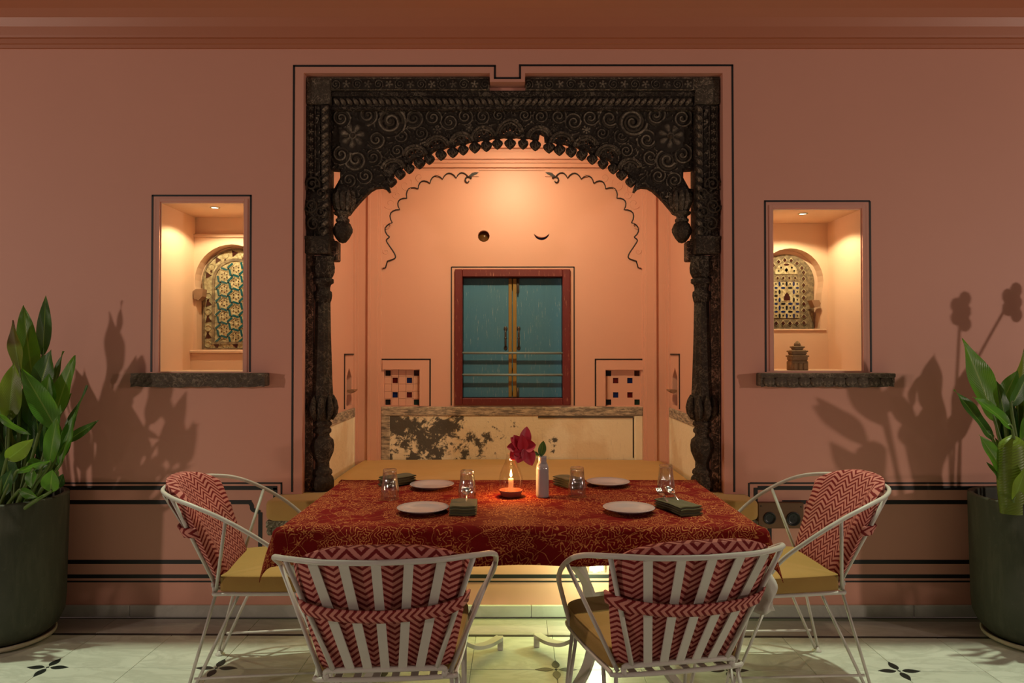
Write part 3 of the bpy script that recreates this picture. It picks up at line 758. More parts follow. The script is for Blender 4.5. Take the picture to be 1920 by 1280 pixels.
        q = [(cx-0.018, nz), (cx+0.018, nz), (cx+0.018, nz+0.022), (cx+0.013, nz+0.027), (cx+0.011, nz+0.035), (cx+0.006, nz+0.040), (cx, nz+0.048), (cx-0.006, nz+0.040), (cx-0.011, nz+0.035), (cx-0.013, nz+0.027), (cx-0.018, nz+0.022)]
        plate('little_arch_pane', q, [], J-0.0105, J, M['glass_maroon'], win)
        dm = MB(); dr = MB()
        def diamond(x, z, g=0.0125):
            dm.prism([(x-g*0.85, z), (x, z-g), (x+g*0.85, z), (x, z+g)], J-0.005, J+0.001)
            q2 = g*1.42; dr.tube([(x-q2*0.85, J-0.001, z), (x, J-0.001, z-q2), (x+q2*0.85, J-0.001, z), (x, J-0.001, z+q2)], 0.0028, 5, True)
        for sx in (-1, 1):
            for k in range(9): diamond(cx + sx*0.100, zb + 0.036 + k*0.0365, 0.0115)
        for k in range(4): diamond(cx - 0.060 + k*0.040, zb + 0.034, 0.0115)
        for k in range(4): diamond(cx - 0.051 + k*0.034, iz0+ih+0.024, 0.0085)
        for a in (148, 130, 112, 94, 76, 58, 40): diamond(cx + 0.118*cos(radians(a)), zs + 0.128*sin(radians(a)), 0.011)
        for a in (22, 50, 130, 158): diamond(cx + 0.048*cos(radians(a)), iz0+ih+0.047+0.048*sin(radians(a)), 0.0075)
        diamond(cx, iz0+ih+0.070, 0.013); oval(dm, cx, iz0+ih+0.101, 0.016, 0.0065, J-0.006)
        dm.build('diamond_glass', M['glass_maroon'], win, kind='stuff'); dr.build('diamond_rim', M['jali'], win, kind='stuff')
    # lamp in the niche ceiling
    lx = (NL[0]+NL[2])/2 + 0.02 if side == 'left' else (NR[0]+NR[2])/2 - 0.03
    ly = W + 0.105
    d = thing('niche_downlight', 'small round brass downlight in the ceiling of the ' + ('niche nearest the bushy plant' if side == 'left' else 'niche with the stone figure'), 'lamp', (lx, ly, z1), 0, 'niche lamps')
    MB().lathe([(0.026, 0.001), (0.027, -0.003), (0.024, -0.006), (0.018, -0.006), (0.018, 0.001)], 20, caps=False).build('trim_ring', M['jali'], d)
    MB().lathe([(0.0, -0.004), (0.018, -0.0045), (0.018, 0.0), (0.0, 0.0)], 16).build('lens', M['lens'], d)
    lamp('lamp_niche_' + side, 'SPOT', (lx, ly, z1-0.012), 13.0, (1.0, 0.88, 0.52), 0.012, (lx, ly+0.05, z1-1), 140, 0.25)

# ---- the alcove room
azt = 2.97; AX = 1.075
alc_back_holes = []
# window opening
WX0, WX1 = xz(853, 600, A)[0], xz(1069, 600, A)[0]; WZ0, WZ1 = xz(960, 759, A)[1], xz(960, 505, A)[1]
disc_c = xz(907, 442.5, A); cres = []
jl = (xz(720, 700, A)[0], xz(720, 761, A)[1], xz(787, 700, A)[0], xz(720, 692.5, A)[1])
jr = (xz(1135, 700, A)[0], xz(720, 761, A)[1], xz(1202, 700, A)[0], xz(720, 693, A)[1])
cc = xz(1015.5, 438, A); cres = arc(cc[0], cc[1]+0.010, 0.054, 192, 348, 14) + arc(cc[0], cc[1]+0.042, 0.066, 318, 222, 10)
wb = plate('wall_alcove_back', rect(-1.25, 0.40, 1.25, 3.05), [rect(WX0, WZ0, WX1, WZ1), arc(disc_c[0], disc_c[1], 0.040, 0, 345, 23), cres, rect(*jl), rect(*jr)], A, A+0.09, M['alcove'], kind='structure')
MB().lathe([(0.045, 0), (0.045, 0.012)], 24).build('amber_roundel', M['glass_amber'], wb).matrix_basis = Matrix.Translation((disc_c[0], A+0.055, disc_c[1])) @ Matrix.Rotation(pi/2, 4, 'X')
MB().box((cc[0]-0.07, A+0.035, cc[1]-0.07), (cc[0]+0.07, A+0.045, cc[1]+0.05)).build('blue_crescent_pane', M['glass_blue'], wb)
plate('wall_backing', rect(-1.25, 0.40, 1.25, 3.05), [rect(WX0-0.01, WZ0-0.01, WX1+0.01, WZ1+0.01)], A+0.09, A+0.14, M['alcove'], wb)
for s, nm in ((-1, 'left'), (1, 'right')):
    y0, y1, za, zb2 = 4.58, 4.80, xz(640, 760, 4.7)[1], xz(640, 690, 4.7)[1]
    # side wall with its little pointed recess, built flat and stood on its edge
    rec = [(y0+0.05, za), (y1-0.03, za), (y1-0.03, zb2-0.06), ((y0+y1)/2+0.01, zb2+0.005), (y0+0.05, zb2-0.06)]
    me = plate_mesh('wall_alcove_' + nm, rect(W+0.12, 0.40, A+0.09, 3.05), [rec], 0, 0.10, M['alcove'])
    sw = link('wall_alcove_' + nm, me, kind='structure')
    sw.matrix_basis = Matrix(((0, s*1, 0, s*AX), (1, 0, 0, 0), (0, 0, 1, 0), (0, 0, 0, 1)))
    MB().box((s*(AX+0.055), y0, za-0.01), (s*(AX+0.10), y1, zb2+0.01)).build('dark_mirror_pane', M['glass_maroon'], sw).matrix_parent_inverse = sw.matrix_basis.inverted()
    ym = (y0+y1)/2 + 0.01
    o = MB().prism([(-0.0, 0), (-0.0, 0.014), (-s*0.045, 0.014), (-s*0.045, 0.006), (-s*0.02, -0.010)], -0.05, 0.05).build('bracket_shelf', M['bracket_stone'], sw)
    o.matrix_parent_inverse = sw.matrix_basis.inverted() @ Matrix.Translation((s*AX, ym, xz(640, 734, 4.7)[1]))
    pj = MB().box((s*AX, y0-0.02, xz(640, 664, 4.6)[1]), (s*(AX-0.006), y0-0.012, 0.985)); pj.box((s*AX, y0-0.02, xz(640, 664, 4.6)[1]-0.006), (s*(AX-0.006), y1+0.03, xz(640, 664, 4.6)[1]+0.004))
    o = pj.build('painted_line', M['paint'], sw); o.matrix_parent_inverse = sw.matrix_basis.inverted()
MB().box((-1.25, W+0.12, 2.97), (1.25, A+0.14, 3.05)).build('ceiling', M['alcove'], kind='structure')
plinth = MB().box((-1.25, W+0.12, 0.34), (1.25, A+0.14, 0.52)).build('trim_2', M['alcove'], kind='structure')
# corner piers with stepped mouldings
for k, s in ((3, -1), (4, 1)):
    pr = MB()
    xi, xm = 0.897*s, 0.975*s
    pr.box((xi, 4.862, 0.52), (xm, A, 2.70)); pr.box((xi+s*0.012, 4.852, 0.52), (xm-s*0.0, A, 2.70)); pr.box((xi+s*0.022, 4.842, 0.52), (xm, A, 2.70)); pr.box((xm-s*0.012, 4.832, 0.52), (xm+s*0.006, A, 2.70))
    pr.box((xm+s*0.006, 4.850, 0.52), (s*AX, A, 2.70)); pr.box((s*1.045, 4.838, 0.52), (s*AX, A, 2.70)); pr.box((s*1.060, 4.815, 0.52), (s*AX, A, 2.70))
    pr.build('trim_%d' % k, M['alcove'], kind='structure')
# cornice bands of the alcove back wall
cb = MB(); zc0 = xz(960, 320, A)[1]
for y, h, d in ((xz(960, 320, A)[1], 0.012, 0.008), (xz(960, 315, A)[1], 0.030, 0.018), (xz(960, 307, A)[1], 0.012, 0.028), (xz(960, 299, A)[1], 0.05, 0.018), (xz(960, 279, A)[1], 0.012, 0.03)):
    cb.box((-1.075, A-d, y), (1.075, A+0.01, y+h), 0.002)
cb.build('trim_5', M['alcove'], kind='structure')
# scalloped relief either side, edged in black
zp = lambda X, Y: xz(700 + X*0.40625, 260 + Y*0.40625, A)
nodes = [(76,455),(88,388),(122,328),(155,275),(207,232),(262,207),(320,187),(383,183),(437,176)]
start = smooth([Vector((*p, 0)) for p in [(66,565),(82,560),(102,550),(98,530),(75,495),(61,470),(76,455)]], 4)
cus = [(45,598),(57,596)] + [(p.x, p.y) for p in start]
for (a, b) in zip(nodes, nodes[1:]):
    ax, ay = a; bx, by = b; mx, my = (ax+bx)/2, (ay+by)/2; L = hypot(bx-ax, by-ay); nx, ny = (by-ay)/L, -(bx-ax)/L
    nx, ny = (nx, ny) if (nx*(-1) + ny*(-1)) > 0 else (-nx, -ny)
    for t in (0.14, 0.32, 0.5, 0.68, 0.86, 1.0):
        h = 0.40*L*sin(pi*t)**0.75; cus.append((ax+(bx-ax)*t + nx*h, ay+(by-ay)*t + ny*h))
for s in (1, -1):
    pts = [zp(x, y) for x, y in cus]; 
    if s < 0: pts = [(-x - 0.002, z) for x, z in pts]
    outer = pts + [(s*zp(487, 0)[0], pts[-1][1]), (s*zp(487, 0)[0], zc0), (-s*0.897, zc0), (-s*0.897, pts[0][1])]
    o = plate('scalloped_relief', outer, [], A-0.010, A+0.01, M['alcove'], wb)
    MB().strap([Vector((x, A-0.0105, z)) for x, z in pts], 0.010, 0.002, (0, 0, 1)) if False else None
    MB().tube([Vector((x, A-0.0085, z)) for x, z in pts], 0.0047, 6).build('black_edge_line', M['paint'], wb)
    # curled leaf that ends the line
    sp = [zp(437 + (21-1.8*k)*cos(0.5+k*0.62)*0.9, 190 - (21-1.8*k)*sin(0.5+k*0.62) + 5) for k in range(10)]
    MB().tube([Vector((s*x - (0.002 if s < 0 else 0), A-0.012, z)) for x, z in sp], [0.0064-0.0003*k for k in range(10)], 6).build('leaf_scroll', M['paint'], wb)
    lf = [zp(437,176), zp(447,168), zp(455,160), zp(470,156), zp(487,157), zp(478,165), zp(466,171), zp(452,177)]
    lf = [(s*x, z) for x, z in lf]; MB().prism(lf if s > 0 else lf[::-1], A-0.013, A).build('leaf_scroll', M['paint'], wb)
    # faint tendrils carved on the relief
    for (cx0, cy0, r0, d0) in ((150,215,34,1), (78,300,30,-1), (92,235,26,1), (215,180,22,1), (300,168,14,-1), (62,400,22,1), (60,520,16,-1), (110,260,22,-1)):
        q = [zp(cx0 + r0*(1-k/15)*cos(k*0.55*d0+cx0), cy0 + r0*(1-k/15)*sin(k*0.55*d0+cx0)) for k in range(13)]
        MB().tube([Vector((s*x, A-0.0095, z)) for x, z in q], 0.0032, 5).build('relief_tendril', M['alcove'], wb)
# painted line and plaster lip round the window
pxline(848, 500.5, 1076, 500.5, 2.2, 'painted_line', A, wb); pxline(847, 500, 845.5, 760, 2.2, 'painted_line', A, wb); pxline(1076, 500, 1077, 760, 2.2, 'painted_line', A, wb)
# small tile screens in the lower corners
for nm, jj, s in (('left', jl, 1), ('right', jr, -1)):
    ax = [716, 806.5] if s > 0 else [1204, 1116.5]
    pxline(min(ax), 673.5, max(ax), 673.5, 2.6, 'painted_line', A, wb); pxline(ax[1], 673, ax[1], 761, 2.6, 'painted_line', A, wb)
    fr = MB(); x0, z0, x1, z1 = jj
    for g, d in ((0.012, 0.010), (0.060, 0.006)):
        fr.box((x0-0.01, A-d, z1), (x1+g if s > 0 else x1, A+0.01, z1+g)) if s > 0 else fr.box((x0-g, A-d, z1), (x1+0.01, A+0.01, z1+g))
        fr.box((x1, A-d, z0), (x1+g, A+0.01, z1)) if s > 0 else fr.box((x0-g, A-d, z0), (x0, A+0.01, z1))
    fr.build('screen_moulding', M['alcove'], wb)
    scr = MB().box((x0-0.01, A+0.036, z0-0.01), (x1+0.01, A+0.05, z1+0.01)).build('tile_screen', M['alcove'], wb)
    cell = (x1-x0)/5; ch = (z1-z0)/5
    glassy = {(0,0): 'glass_dark', (0,4): 'glass_maroon', (1,1): 'glass_red', (1,3): 'glass_blue', (3,1): 'glass_blue', (3,3): 'glass_red', (4,0): 'glass_dark', (4,4): 'glass_green'}
    for r_ in range(5):
        for c_ in range(5):
            xa, za_ = x0 + c_*cell, z1 - (r_+1)*ch; g = 0.0016 if s > 0 else 0.0
            gm = glassy.get((r_, c_))
            if gm:
                k = 0.12; MB().box((xa+cell*k, A+0.026, za_+ch*k), (xa+cell*(1-k), A+0.04, za_+ch*(1-k))).build('glass_pane', M[gm], scr)
                b = MB(); e = cell*k
                b.box((xa+g/2, A+0.018, za_+g/2), (xa+e, A+0.038, za_+ch-g/2)); b.box((xa+cell-e, A+0.018, za_+g/2), (xa+cell-g/2, A+0.038, za_+ch-g/2))
                b.box((xa+e, A+0.018, za_+g/2), (xa+cell-e, A+0.038, za_+e)); b.box((xa+e, A+0.018, za_+ch-e), (xa+cell-e, A+0.038, za_+ch-g/2))
                b.build('tile', M['alcove'], scr)
            else:
                dj = random.uniform(-0.0015, 0.0015) if s > 0 else 0
                MB().box((xa+g/2, A+0.018+dj, za_+g/2), (xa+cell-g/2, A+0.038, za_+ch-g/2), 0.001 if s > 0 else 0).build('tile', M['alcove'], scr)
# stained dado with its worn rail
dz1 = xz(960, 762, A)[1]
dad = MB().box((-0.897, A-0.012, 0.52), (0.897, A+0.005, dz1), 0.003).build('trim_6', M['dado'], kind='structure')
MB().box((-0.897, A-0.018, dz1-0.062), (0.897, A, dz1), 0.004).build('dado_rail', M['dado_cap'], dad)
MB().box((-0.897, A-0.016, 0.52), (-0.837, A, dz1-0.062), 0.004).build('dado_rail', M['dado_cap'], dad)
MB().box((0.845, A-0.016, 0.52), (0.897, A, dz1-0.062), 0.004).build('dado_border', M['dado'], dad)
pxline(1187.5, 783, 1187.5, 858, 2.2, 'painted_line', A-0.0118, dad); pxline(1010, 781.5, 1187, 781.5, 2.2, 'painted_line', A-0.0165, dad)
for k, s in ((7, -1), (8, 1)):
    d = MB().box((s*(AX+0.005), W+0.13, 0.52), (s*(AX-0.012), 4.815, 0.972), 0.003).build('trim_%d' % k, M['dado_side'], kind='structure')
    MB().box((s*AX, W+0.13, 0.915), (s*(AX-0.017), 4.815, 0.974), 0.003).build('dado_rail', M['dado_cap'], d)
    MB().box((s*AX, 4.77, 0.52), (s*(AX-0.016), 4.815, 0.915), 0.003).build('dado_border', M['dado_side'], d)

# ---- shuttered window of the alcove
win = MB().box((WX0, A+0.085, WZ0), (WX1, A+0.10, WZ1)).build('window_1', M['teal'], kind='structure')
win['label'] = 'small teal shuttered window in a chipped oxblood frame'
fw = 0.052
for a, b in (((WX0, A-0.022, WZ0), (WX0+fw, A+0.09, WZ1)), ((WX1-fw, A-0.022, WZ0), (WX1, A+0.09, WZ1)), ((WX0+fw, A-0.022, WZ1-fw), (WX1-fw, A+0.09, WZ1)), ((WX0+fw, A-0.022, WZ0), (WX1-fw, A+0.09, WZ0+fw*0.9))):
    MB().box(a, b, 0.004).build('window_frame', M['red_wood'], win)
cxw = xz(960.5, 600, A+0.05)[0]; sy = A+0.045
for s, x0, x1 in ((-1, WX0+fw, cxw-0.002), (1, cxw+0.002, WX1-fw)):
    sh = MB().box((x0+0.003, sy, WZ0+fw*0.9+0.003), (x1-0.003, sy+0.025, WZ1-fw-0.004), 0.002).build('shutter', M['teal'], win)
    xa, xb = (x1-0.024, x1-0.001) if s < 0 else (x0+0.001, x0+0.028)
    MB().box((xa, sy-0.009, WZ0+fw*0.9+0.004), (xb, sy+0.004, WZ1-fw-0.006), 0.003).build('meeting_stile', M['yellow_wood'], sh)
    hx = xz(948 if s < 0 else 972.5, 630, sy)[0]; z0, z1 = xz(960, 652, sy)[1], xz(960, 616, sy)[1]
    h = MB().tube(smooth([(hx, sy, z1-0.008), (hx, sy-0.022, z1-0.022), (hx, sy-0.024, (z0+z1)/2), (hx, sy-0.022, z0+0.022), (hx, sy, z0+0.008)], 4), 0.0068, 8)
    h.ball((hx, sy-0.002, z1), 0.013, 8, 6, (1, 0.5, 1.3)); h.ball((hx, sy-0.002, z0), 0.013, 8, 6, (1, 0.5, 1.3)); h.ball((hx, sy-0.023, (z0+z1)/2), 0.010, 8, 6)
    h.build('pull_handle', M['iron'], sh)
    if s > 0:
        b1 = xz(972, 545, sy)[1]; bx = xz(971, 545, sy)[0]
        MB().box((bx-0.010, sy-0.006, b1-0.015), (bx+0.010, sy, b1+0.085), 0.002).tube([(bx, sy-0.010, b1-0.03), (bx, sy-0.010, b1+0.09)], 0.005, 6).build('top_bolt', M['iron'], sh)
        b1 = xz(972, 735, sy)[1]
        MB().box((bx-0.009, sy-0.006, b1-0.05), (bx+0.009, sy, b1+0.03), 0.002).tube([(bx, sy-0.010, b1-0.06), (bx, sy-0.010, b1+0.035)], 0.005, 6).build('bottom_bolt', M['iron'], sh)
for py in (661.5, 702.5):
    z = xz(960, py, A-0.005)[1]
    MB().tube([(WX0+fw-0.01, A-0.004, z), (WX1-fw+0.01, A-0.004, z-0.001)], 0.0085, 8).build('guard_rod', M['rod'], win)

# ================================================================== CARVED ARCH
DF = 3.712
arch = thing('carved_arch', 'tall weathered black carved wooden arch with pendant buds, set in the salmon wall', 'arch', (0.0, DF, 0.52))
def AP(name, mb, m='wood', parent=arch, **k): return mb.build(name, M[m], parent, world=True, **k)
X = lambda px, py, D=DF: xz(px, py, D)
MIRX = 0.0
def mir(s, x): return x if s < 0 else -x + 2*xz(960.5, 600, DF)[0]
# lintel: stacked mouldings, carved top band broken at the notch of the wall
zz = lambda py, D=DF: xz(960, py, D)[1]
lx0, lx1 = X(574, 160)[0], X(1352, 160)[0]
b = MB(); nx0, nx1 = X(919, 160)[0]-0.004, X(984, 160)[0]+0.004
b.box((lx0, DF-0.010, zz(170)), (nx0, DF+0.09, zz(146)), 0.004).box((nx1, DF-0.010, zz(170)), (lx1, DF+0.09, zz(146)), 0.004)
AP('carved_top_band', b, 'wood_hi')
AP('plaster_crust', MB().box((lx0, DF+0.004, zz(147)), (lx1, DF+0.08, zz(140)), 0.003), 'flaked')
AP('lintel', MB().box((lx0, DF+0.010, zz(206)), (lx1, DF+0.10, zz(168)), 0.004).box((lx0, DF-0.004, zz(181)), (lx1, DF+0.05, zz(172)), 0.003).box((lx0+.05, DF-0.002, zz(205)), (lx1-.05, DF+0.05, zz(199.5)), 0.003))
for px in (576, 1302):       # corner blocks
    AP('corner_block', MB().box((X(px, 0)[0], DF-0.016, zz(196)), (X(px+46, 0)[0], DF+0.06, zz(150)), 0.006), 'wood_hi')
rope = AP('rope_moulding', MB().box((X(624, 0)[0], DF+0.004, zz(198.5)), (X(1300, 0)[0], DF+0.05, zz(182)), 0.004))
st_me = MB().ball((0, 0, 0), 1.0, 8, 5, (0.012, 0.010, 0.024), Matrix.Rotation(radians(-38), 3, 'Y')).mesh('rope_strand', M['wood_hi'])
st_m2 = MB().ball((0, 0, 0), 1.0, 8, 5, (0.012, 0.010, 0.024), Matrix.Rotation(radians(38), 3, 'Y')).mesh('rope_strand', M['wood_hi'])
for k in range(56):
    px = 631 + k*12.0
    o = link('rope_strand', st_me if px < 955 else st_m2, rope); o.location = (X(px, 190)[0], DF+0.001, zz(190.3))
# spandrel board, pierced along its lobed lower edge
beads = [(733.6,340.6),(750,326),(767.5,315.5),(786.8,305.6),(805,298),(827,290),(849,285),(868.6,280.5),(890.5,276),(912,273),(932.7,269.5),(956.5,269.0),(981,269.5),(1003.7,272),(1029.6,276),(1049,280.5),(1071,284),(1091,290),(1110.5,298),(1130.6,306.7),(1150,315.5),(1165.6,327.5),(1183,340.6)]
left = [(620,203),(620,318),(637.5,319),(638,333),(627,353),(620,354),(621,372),(625,390),(628,400),(655,400),(660,393),(671,380),(682,368),(694,357),(704,351.5),(715,350.5),(722,353),(727,359),(731,357.5),(729,350),(726,343)]
mirp = lambda q: (1919 - q[0] - 0, q[1])
low = []
for i, (x, y) in enumerate(beads):
    low.append((x, y-12))
    if i < len(beads)-1:
        x2, y2 = beads[i+1]
        if abs(x2-1029.6) < 1: low += [(x+7, y-13), (x+9, y-24), (x2-9, y-20), (x2-8, y2-13)]; continue
        low.append(((x+x2)/2, (y+y2)/2-14.5))
poly = left + low + [mirp(q) for q in left][::-1]
holes = []
for i in range(len(beads)-1):
    (x, y), (x2, y2) = beads[i], beads[i+1]
    if abs(x2-1029.6) < 1: continue
    L = hypot(x2-x, y2-y); nx, ny = (y2-y)/L, -(x2-x)/L
    cx_, cy_ = (x+x2)/2 + nx*21, (y+y2)/2 + ny*21; r = 3.2
    holes.append([(cx_-r*0.8, cy_-1.5), (cx_, cy_-r), (cx_+r*0.8, cy_-1.5), (cx_+r*0.5, cy_+r*0.8), (cx_-r*0.5, cy_+r*0.8)])
scal = [(738,312,17),(778.5,288,18),(820,270.5,18),(866,263,17),(907.5,253,18),(956.5,247,20)]
scal += [(1919-x, y, r) for x, y, r in scal[:5]]
for (x, y, r) in scal:
    for a in (-40, 0, 40):
        ux, uy = sin(radians(a)), -cos(radians(a)); c0 = 0.38*r; c1 = 0.66*r; wv = 2.5
        if y > 300 and a: continue
        qx, qy = -uy, ux
        base = (x, y+5)
        holes.append([(base[0]+ux*c0-qx*wv*0.5, base[1]+uy*c0-qy*wv*0.5), (base[0]+ux*c0+qx*wv*0.5, base[1]+uy*c0+qy*wv*0.5), (base[0]+ux*c1+qx*wv, base[1]+uy*c1+qy*wv), (base[0]+ux*c1-qx*wv, base[1]+uy*c1-qy*wv)])
def _seg(p, a, b):
    ax, ay = a; bx, by = b; t = max(0, min(1, ((p[0]-ax)*(bx-ax)+(p[1]-ay)*(by-ay))/max(1e-9, (bx-ax)**2+(by-ay)**2)))
    return hypot(p[0]-ax-t*(bx-ax), p[1]-ay-t*(by-ay))
kept = []
for h in holes:                                    # openings must stay clear of the rim and of each other
    if min(_seg(p, poly[i], poly[(i+1) % len(poly)]) for p in h for i in range(len(poly))) < 1.6: continue
    if any(min(_seg(p, g[i], g[(i+1) % len(g)]) for p in h for i in range(len(g))) < 1.2 or min(_seg(p, h[i], h[(i+1) % len(h)]) for p in g for i in range(len(h))) < 1.2 for g in kept): continue
    if hypot(sum(p[0] for p in h)/len(h)-737, sum(p[1] for p in h)/len(h)-318) < 14 or hypot(sum(p[0] for p in h)/len(h)-1182, sum(p[1] for p in h)/len(h)-318) < 14: continue
    kept.append(h)
holes = kept
DS = DF + 0.035
tow = lambda ps: [X(x, y, DS) for x, y in ps]
sp = plate('spandrel', tow(poly), [tow(h) for h in holes], DS, DS+0.045, M['wood'], arch, world=True)
# raised lobe bands with their ribs
for (x, y, r) in scal:
    m = MB(); pointed = abs(x-956.5) < 1
    for rr, th in ((r+5, 0.0085), (r, 0.0055)):
        pts = []
        for a in range(-82, 83, 12):
            q = rr*(1.0 + (0.22*(1-abs(a)/82)**1.6 if pointed else 0)); pts.append((x + q*sin(radians(a)), y + 8 - q*cos(radians(a))))
        m.tube([Vector((*X(*p, DS), 0)).xzy + Vector((0, DS-0.004, 0)) for p in pts], th, 6)
    for a in range(-70, 71, 14):
        p0, p1 = (x + r*sin(radians(a)), y+8 - r*cos(radians(a))), (x + (r+5)*sin(radians(a)), y+8 - (r+5)*cos(radians(a)))
        m.tube([Vector((X(*p0, DS)[0], DS-0.004, X(*p0, DS)[1])), Vector((X(*p1, DS)[0], DS-0.004, X(*p1, DS)[1]))], 0.0032, 5)
    AP('lobe_band', m, 'wood_hi', sp)
bud_me = MB().lathe([(0.0, -0.031), (0.010, -0.024), (0.021, -0.011), (0.0255, 0.000), (0.023, 0.011), (0.014, 0.018), (0.011, 0.023), (0.016, 0.027), (0.013, 0.034)], 16, (0, 0, 0), True, 0.14, 8).mesh('pendant_bead', M['wood'])
rr = random.Random(3)
for (x, y) in beads:
    o = link('pendant_bead', bud_me, arch, True); p = X(x, y, DS+0.02); o.location = (p[0], DS+0.020, p[1]); o.rotation_euler = (0, 0, rr.uniform(0, 1)); k = rr.uniform(0.95, 1.05); o.scale = (1.24*k, 1.24*k, 1.08*k)
# carved scrolls and rosettes over the board
def scroll_mesh(turns, leaf, seed):
    m = MB(); N = int(12*turns); R = random.Random(seed); pts = []
    for k in range(N+1):
        a = 2*pi*turns*k/N; q = 1.0 - 0.82*k/N; pts.append(Vector((q*cos(a), 0.10*q - 0.16, q*sin(a))))
    m.tube(pts, [0.14 - 0.06*k/N for k in range(N+1)], 6)
    m.ball((0, -0.15, 0), 0.20, 8, 5)
    if leaf:
        for k in range(2, N-4, 2):
            p = pts[k]; a = 2*pi*turns*k/N; d = Vector((cos(a), 0, sin(a)))
            m.ball(p + d*0.20 + Vector((0, 0.06, 0)), 0.17, 7, 4, (1.5, 0.5, 0.75), Matrix.Rotation(-a - 0.6, 3, 'Y'))
    return m.mesh('carved_scroll', M['ridge'])
def rosette_mesh(n):
    m = MB()
    for k in range(n):
        a = 2*pi*k/n; m.ball((0.55*cos(a), -0.05, 0.55*sin(a)), 0.42, 8, 5, (1.0, 0.34, 0.42), Matrix.Rotation(-a, 3, 'Y'))
    m.ball((0, -0.16, 0), 0.22, 8, 5); return m.mesh('carved_rosette', M['ridge'])
sA, sB, sC, ros, ros5 = scroll_mesh(1.6, True, 1), scroll_mesh(2.2, True, 2), scroll_mesh(1.2, False, 3), rosette_mesh(7), rosette_mesh(5)
def carve(me, px, py, r, rot, flip, D=DS, nm=None):
    o = link(nm or me.name.split('.')[0], me, arch, True); p = X(px, py, D); s = r*D/F
    o.location = (p[0], D+0.006, p[1]); o.rotation_euler = (0, rot, 0); o.scale = (-s if flip else s, max(s, 0.03)*1.3, s)
main = [(640,222,15,0.3,sC),(662,255,24,0.5,ros),(690,216,17,1.9,sA),(733,228,24,0.2,sB),(776,222,17,2.5,sA),(706,262,16,3.0,sA),(640,290,16,1.0,sA),(668,300,19,4.0,sB),(700,295,14,0.6,sA),(812,221,14,0.4,sA),(843,229,14,3.2,sC),(872,219,13,1.1,sA),(905,219,12,2.2,sC),(935,217,10,0.3,sA),(754,255,13,5.0,sA),(790,250,11,1.6,sC),(685,330,13,2.2,sA),(655,338,13,3.5,sA),(716,305,10,0.4,sC),(745,283,11,2.0,sC),(820,244,9,1.0,ros5),(880,240,8,0.4,ros5),(720,208,8,0.2,ros5),(800,208,8,0.9,ros5),(860,208,7,0.1,ros5)]
for (px, py, r, rot, me) in main:
    for s in (-1, 1):
        carve(me, px if s < 0 else 1919-px, py + (0 if s < 0 else 2), r, rot if s < 0 else -rot, s > 0)
# deep foliage relief cut into boards: a height field, ridges rubbed pale
from mathutils import noise as NZ
def inside_poly(px, py, P):
    c = False; j = len(P)-1
    for i in range(len(P)):
        if (P[i][1] > py) != (P[j][1] > py) and px < (P[j][0]-P[i][0])*(py-P[i][1])/(P[j][1]-P[i][1]) + P[i][0]: c = not c
        j = i
    return c
def foliage(px, py, scrolls):
    best = 0.0; wt = 0.0
    for (cx_, cy_, r, rot, d, kind) in scrolls:
        dx, dy = px-cx_, py-cy_
        if abs(dx) > r*1.3 or abs(dy) > r*1.3: continue
        q = hypot(dx, dy)/r
        if q > 1.3: continue
        th = atan2(dy, dx)
        if kind == 0: h = (0.5+0.5*cos(2*pi*(2.1*q - d*th/(2*pi)) + rot))**1.5 if q < 1.0 else (0.5+0.5*cos(11*th+rot))*(1.3-q)/0.3
        else: h = (0.25+0.75*abs(cos(kind*0.5*th+rot)))*sin(pi*min(1, q*0.95+0.05)) if q > 0.22 else 1.0
        wgt = 1.0 if q < 1.05 else max(0.0, (1.3-q)/0.25)
        if wgt > wt: best, wt = h, wgt
    p = Vector((px*0.060, py*0.060, 0)); wv = NZ.noise(p*0.8)*1.6
    a = NZ.noise(Vector((px*0.085+wv, py*0.085-wv*0.7, 3.1))); b = NZ.noise(Vector((px*0.20+wv, py*0.20, 9.7)))
    g = max(0.0, 1-abs(a)*4.2)*0.85 + max(0.0, 1-abs(b)*4.0)*0.40
    return max(best*wt, g*(1-wt))
def relief(name, P, step, scrolls, Y, amp, parent, fn=None):
    xs_ = [p[0] for p in P]; ys_ = [p[1] for p in P]; x0, x1, y0, y1 = min(xs_), max(xs_), min(ys_), max(ys_)
    nx_, ny_ = int((x1-x0)/step), int((y1-y0)/step); idx = {}; vs = []; hs = []; fs = []
    for j in range(ny_+1):
        for i in range(nx_+1):
            px, py = x0 + i*step, y0 + j*step
            if not inside_poly(px, py, P): continue
            h = (fn or foliage)(px, py, scrolls); q = X(px, py, Y); idx[(i, j)] = len(vs); vs.append((q[0], Y - 0.0008 - amp*h, q[1])); hs.append(h)
    for (i, j) in list(idx):
        k = [(i, j), (i+1, j), (i+1, j+1), (i, j+1)]
        if all(c in idx for c in k): fs.append(tuple(idx[c] for c in k)[::-1])
    me = bpy.data.meshes.new(name); me.from_pydata(vs, [], fs); me.polygons.foreach_set('use_smooth', [True]*len(fs))
    at_ = me.attributes.new('relief', 'FLOAT', 'POINT'); at_.data.foreach_set('value', hs); me.materials.append(M['relief']); me.update()
    return link(name, me, parent, True)
scr_ = []
for (px, py, r, rot, me) in main:
    for s_ in (-1, 1): scr_.append((px if s_ < 0 else 1919-px, py, r*1.25, rot, -s_, 0 if me in (sA, sB, sC) else 7))
rim = [(622,207),(622,316),(640,317),(641,335),(630,354),(624,356),(625,372),(631,395),(652,395),(658,388),(669,375),(680,363),(692,352.5),(703,347.5),(716,346.5),(724,336)]
low2 = []
for (x, y, r) in scal[:6]:
    for a in (-70, -40, 0, 40, 70): low2.append((x + (r+7)*sin(radians(a)), y + 8 - (r+8)*cos(radians(a))))
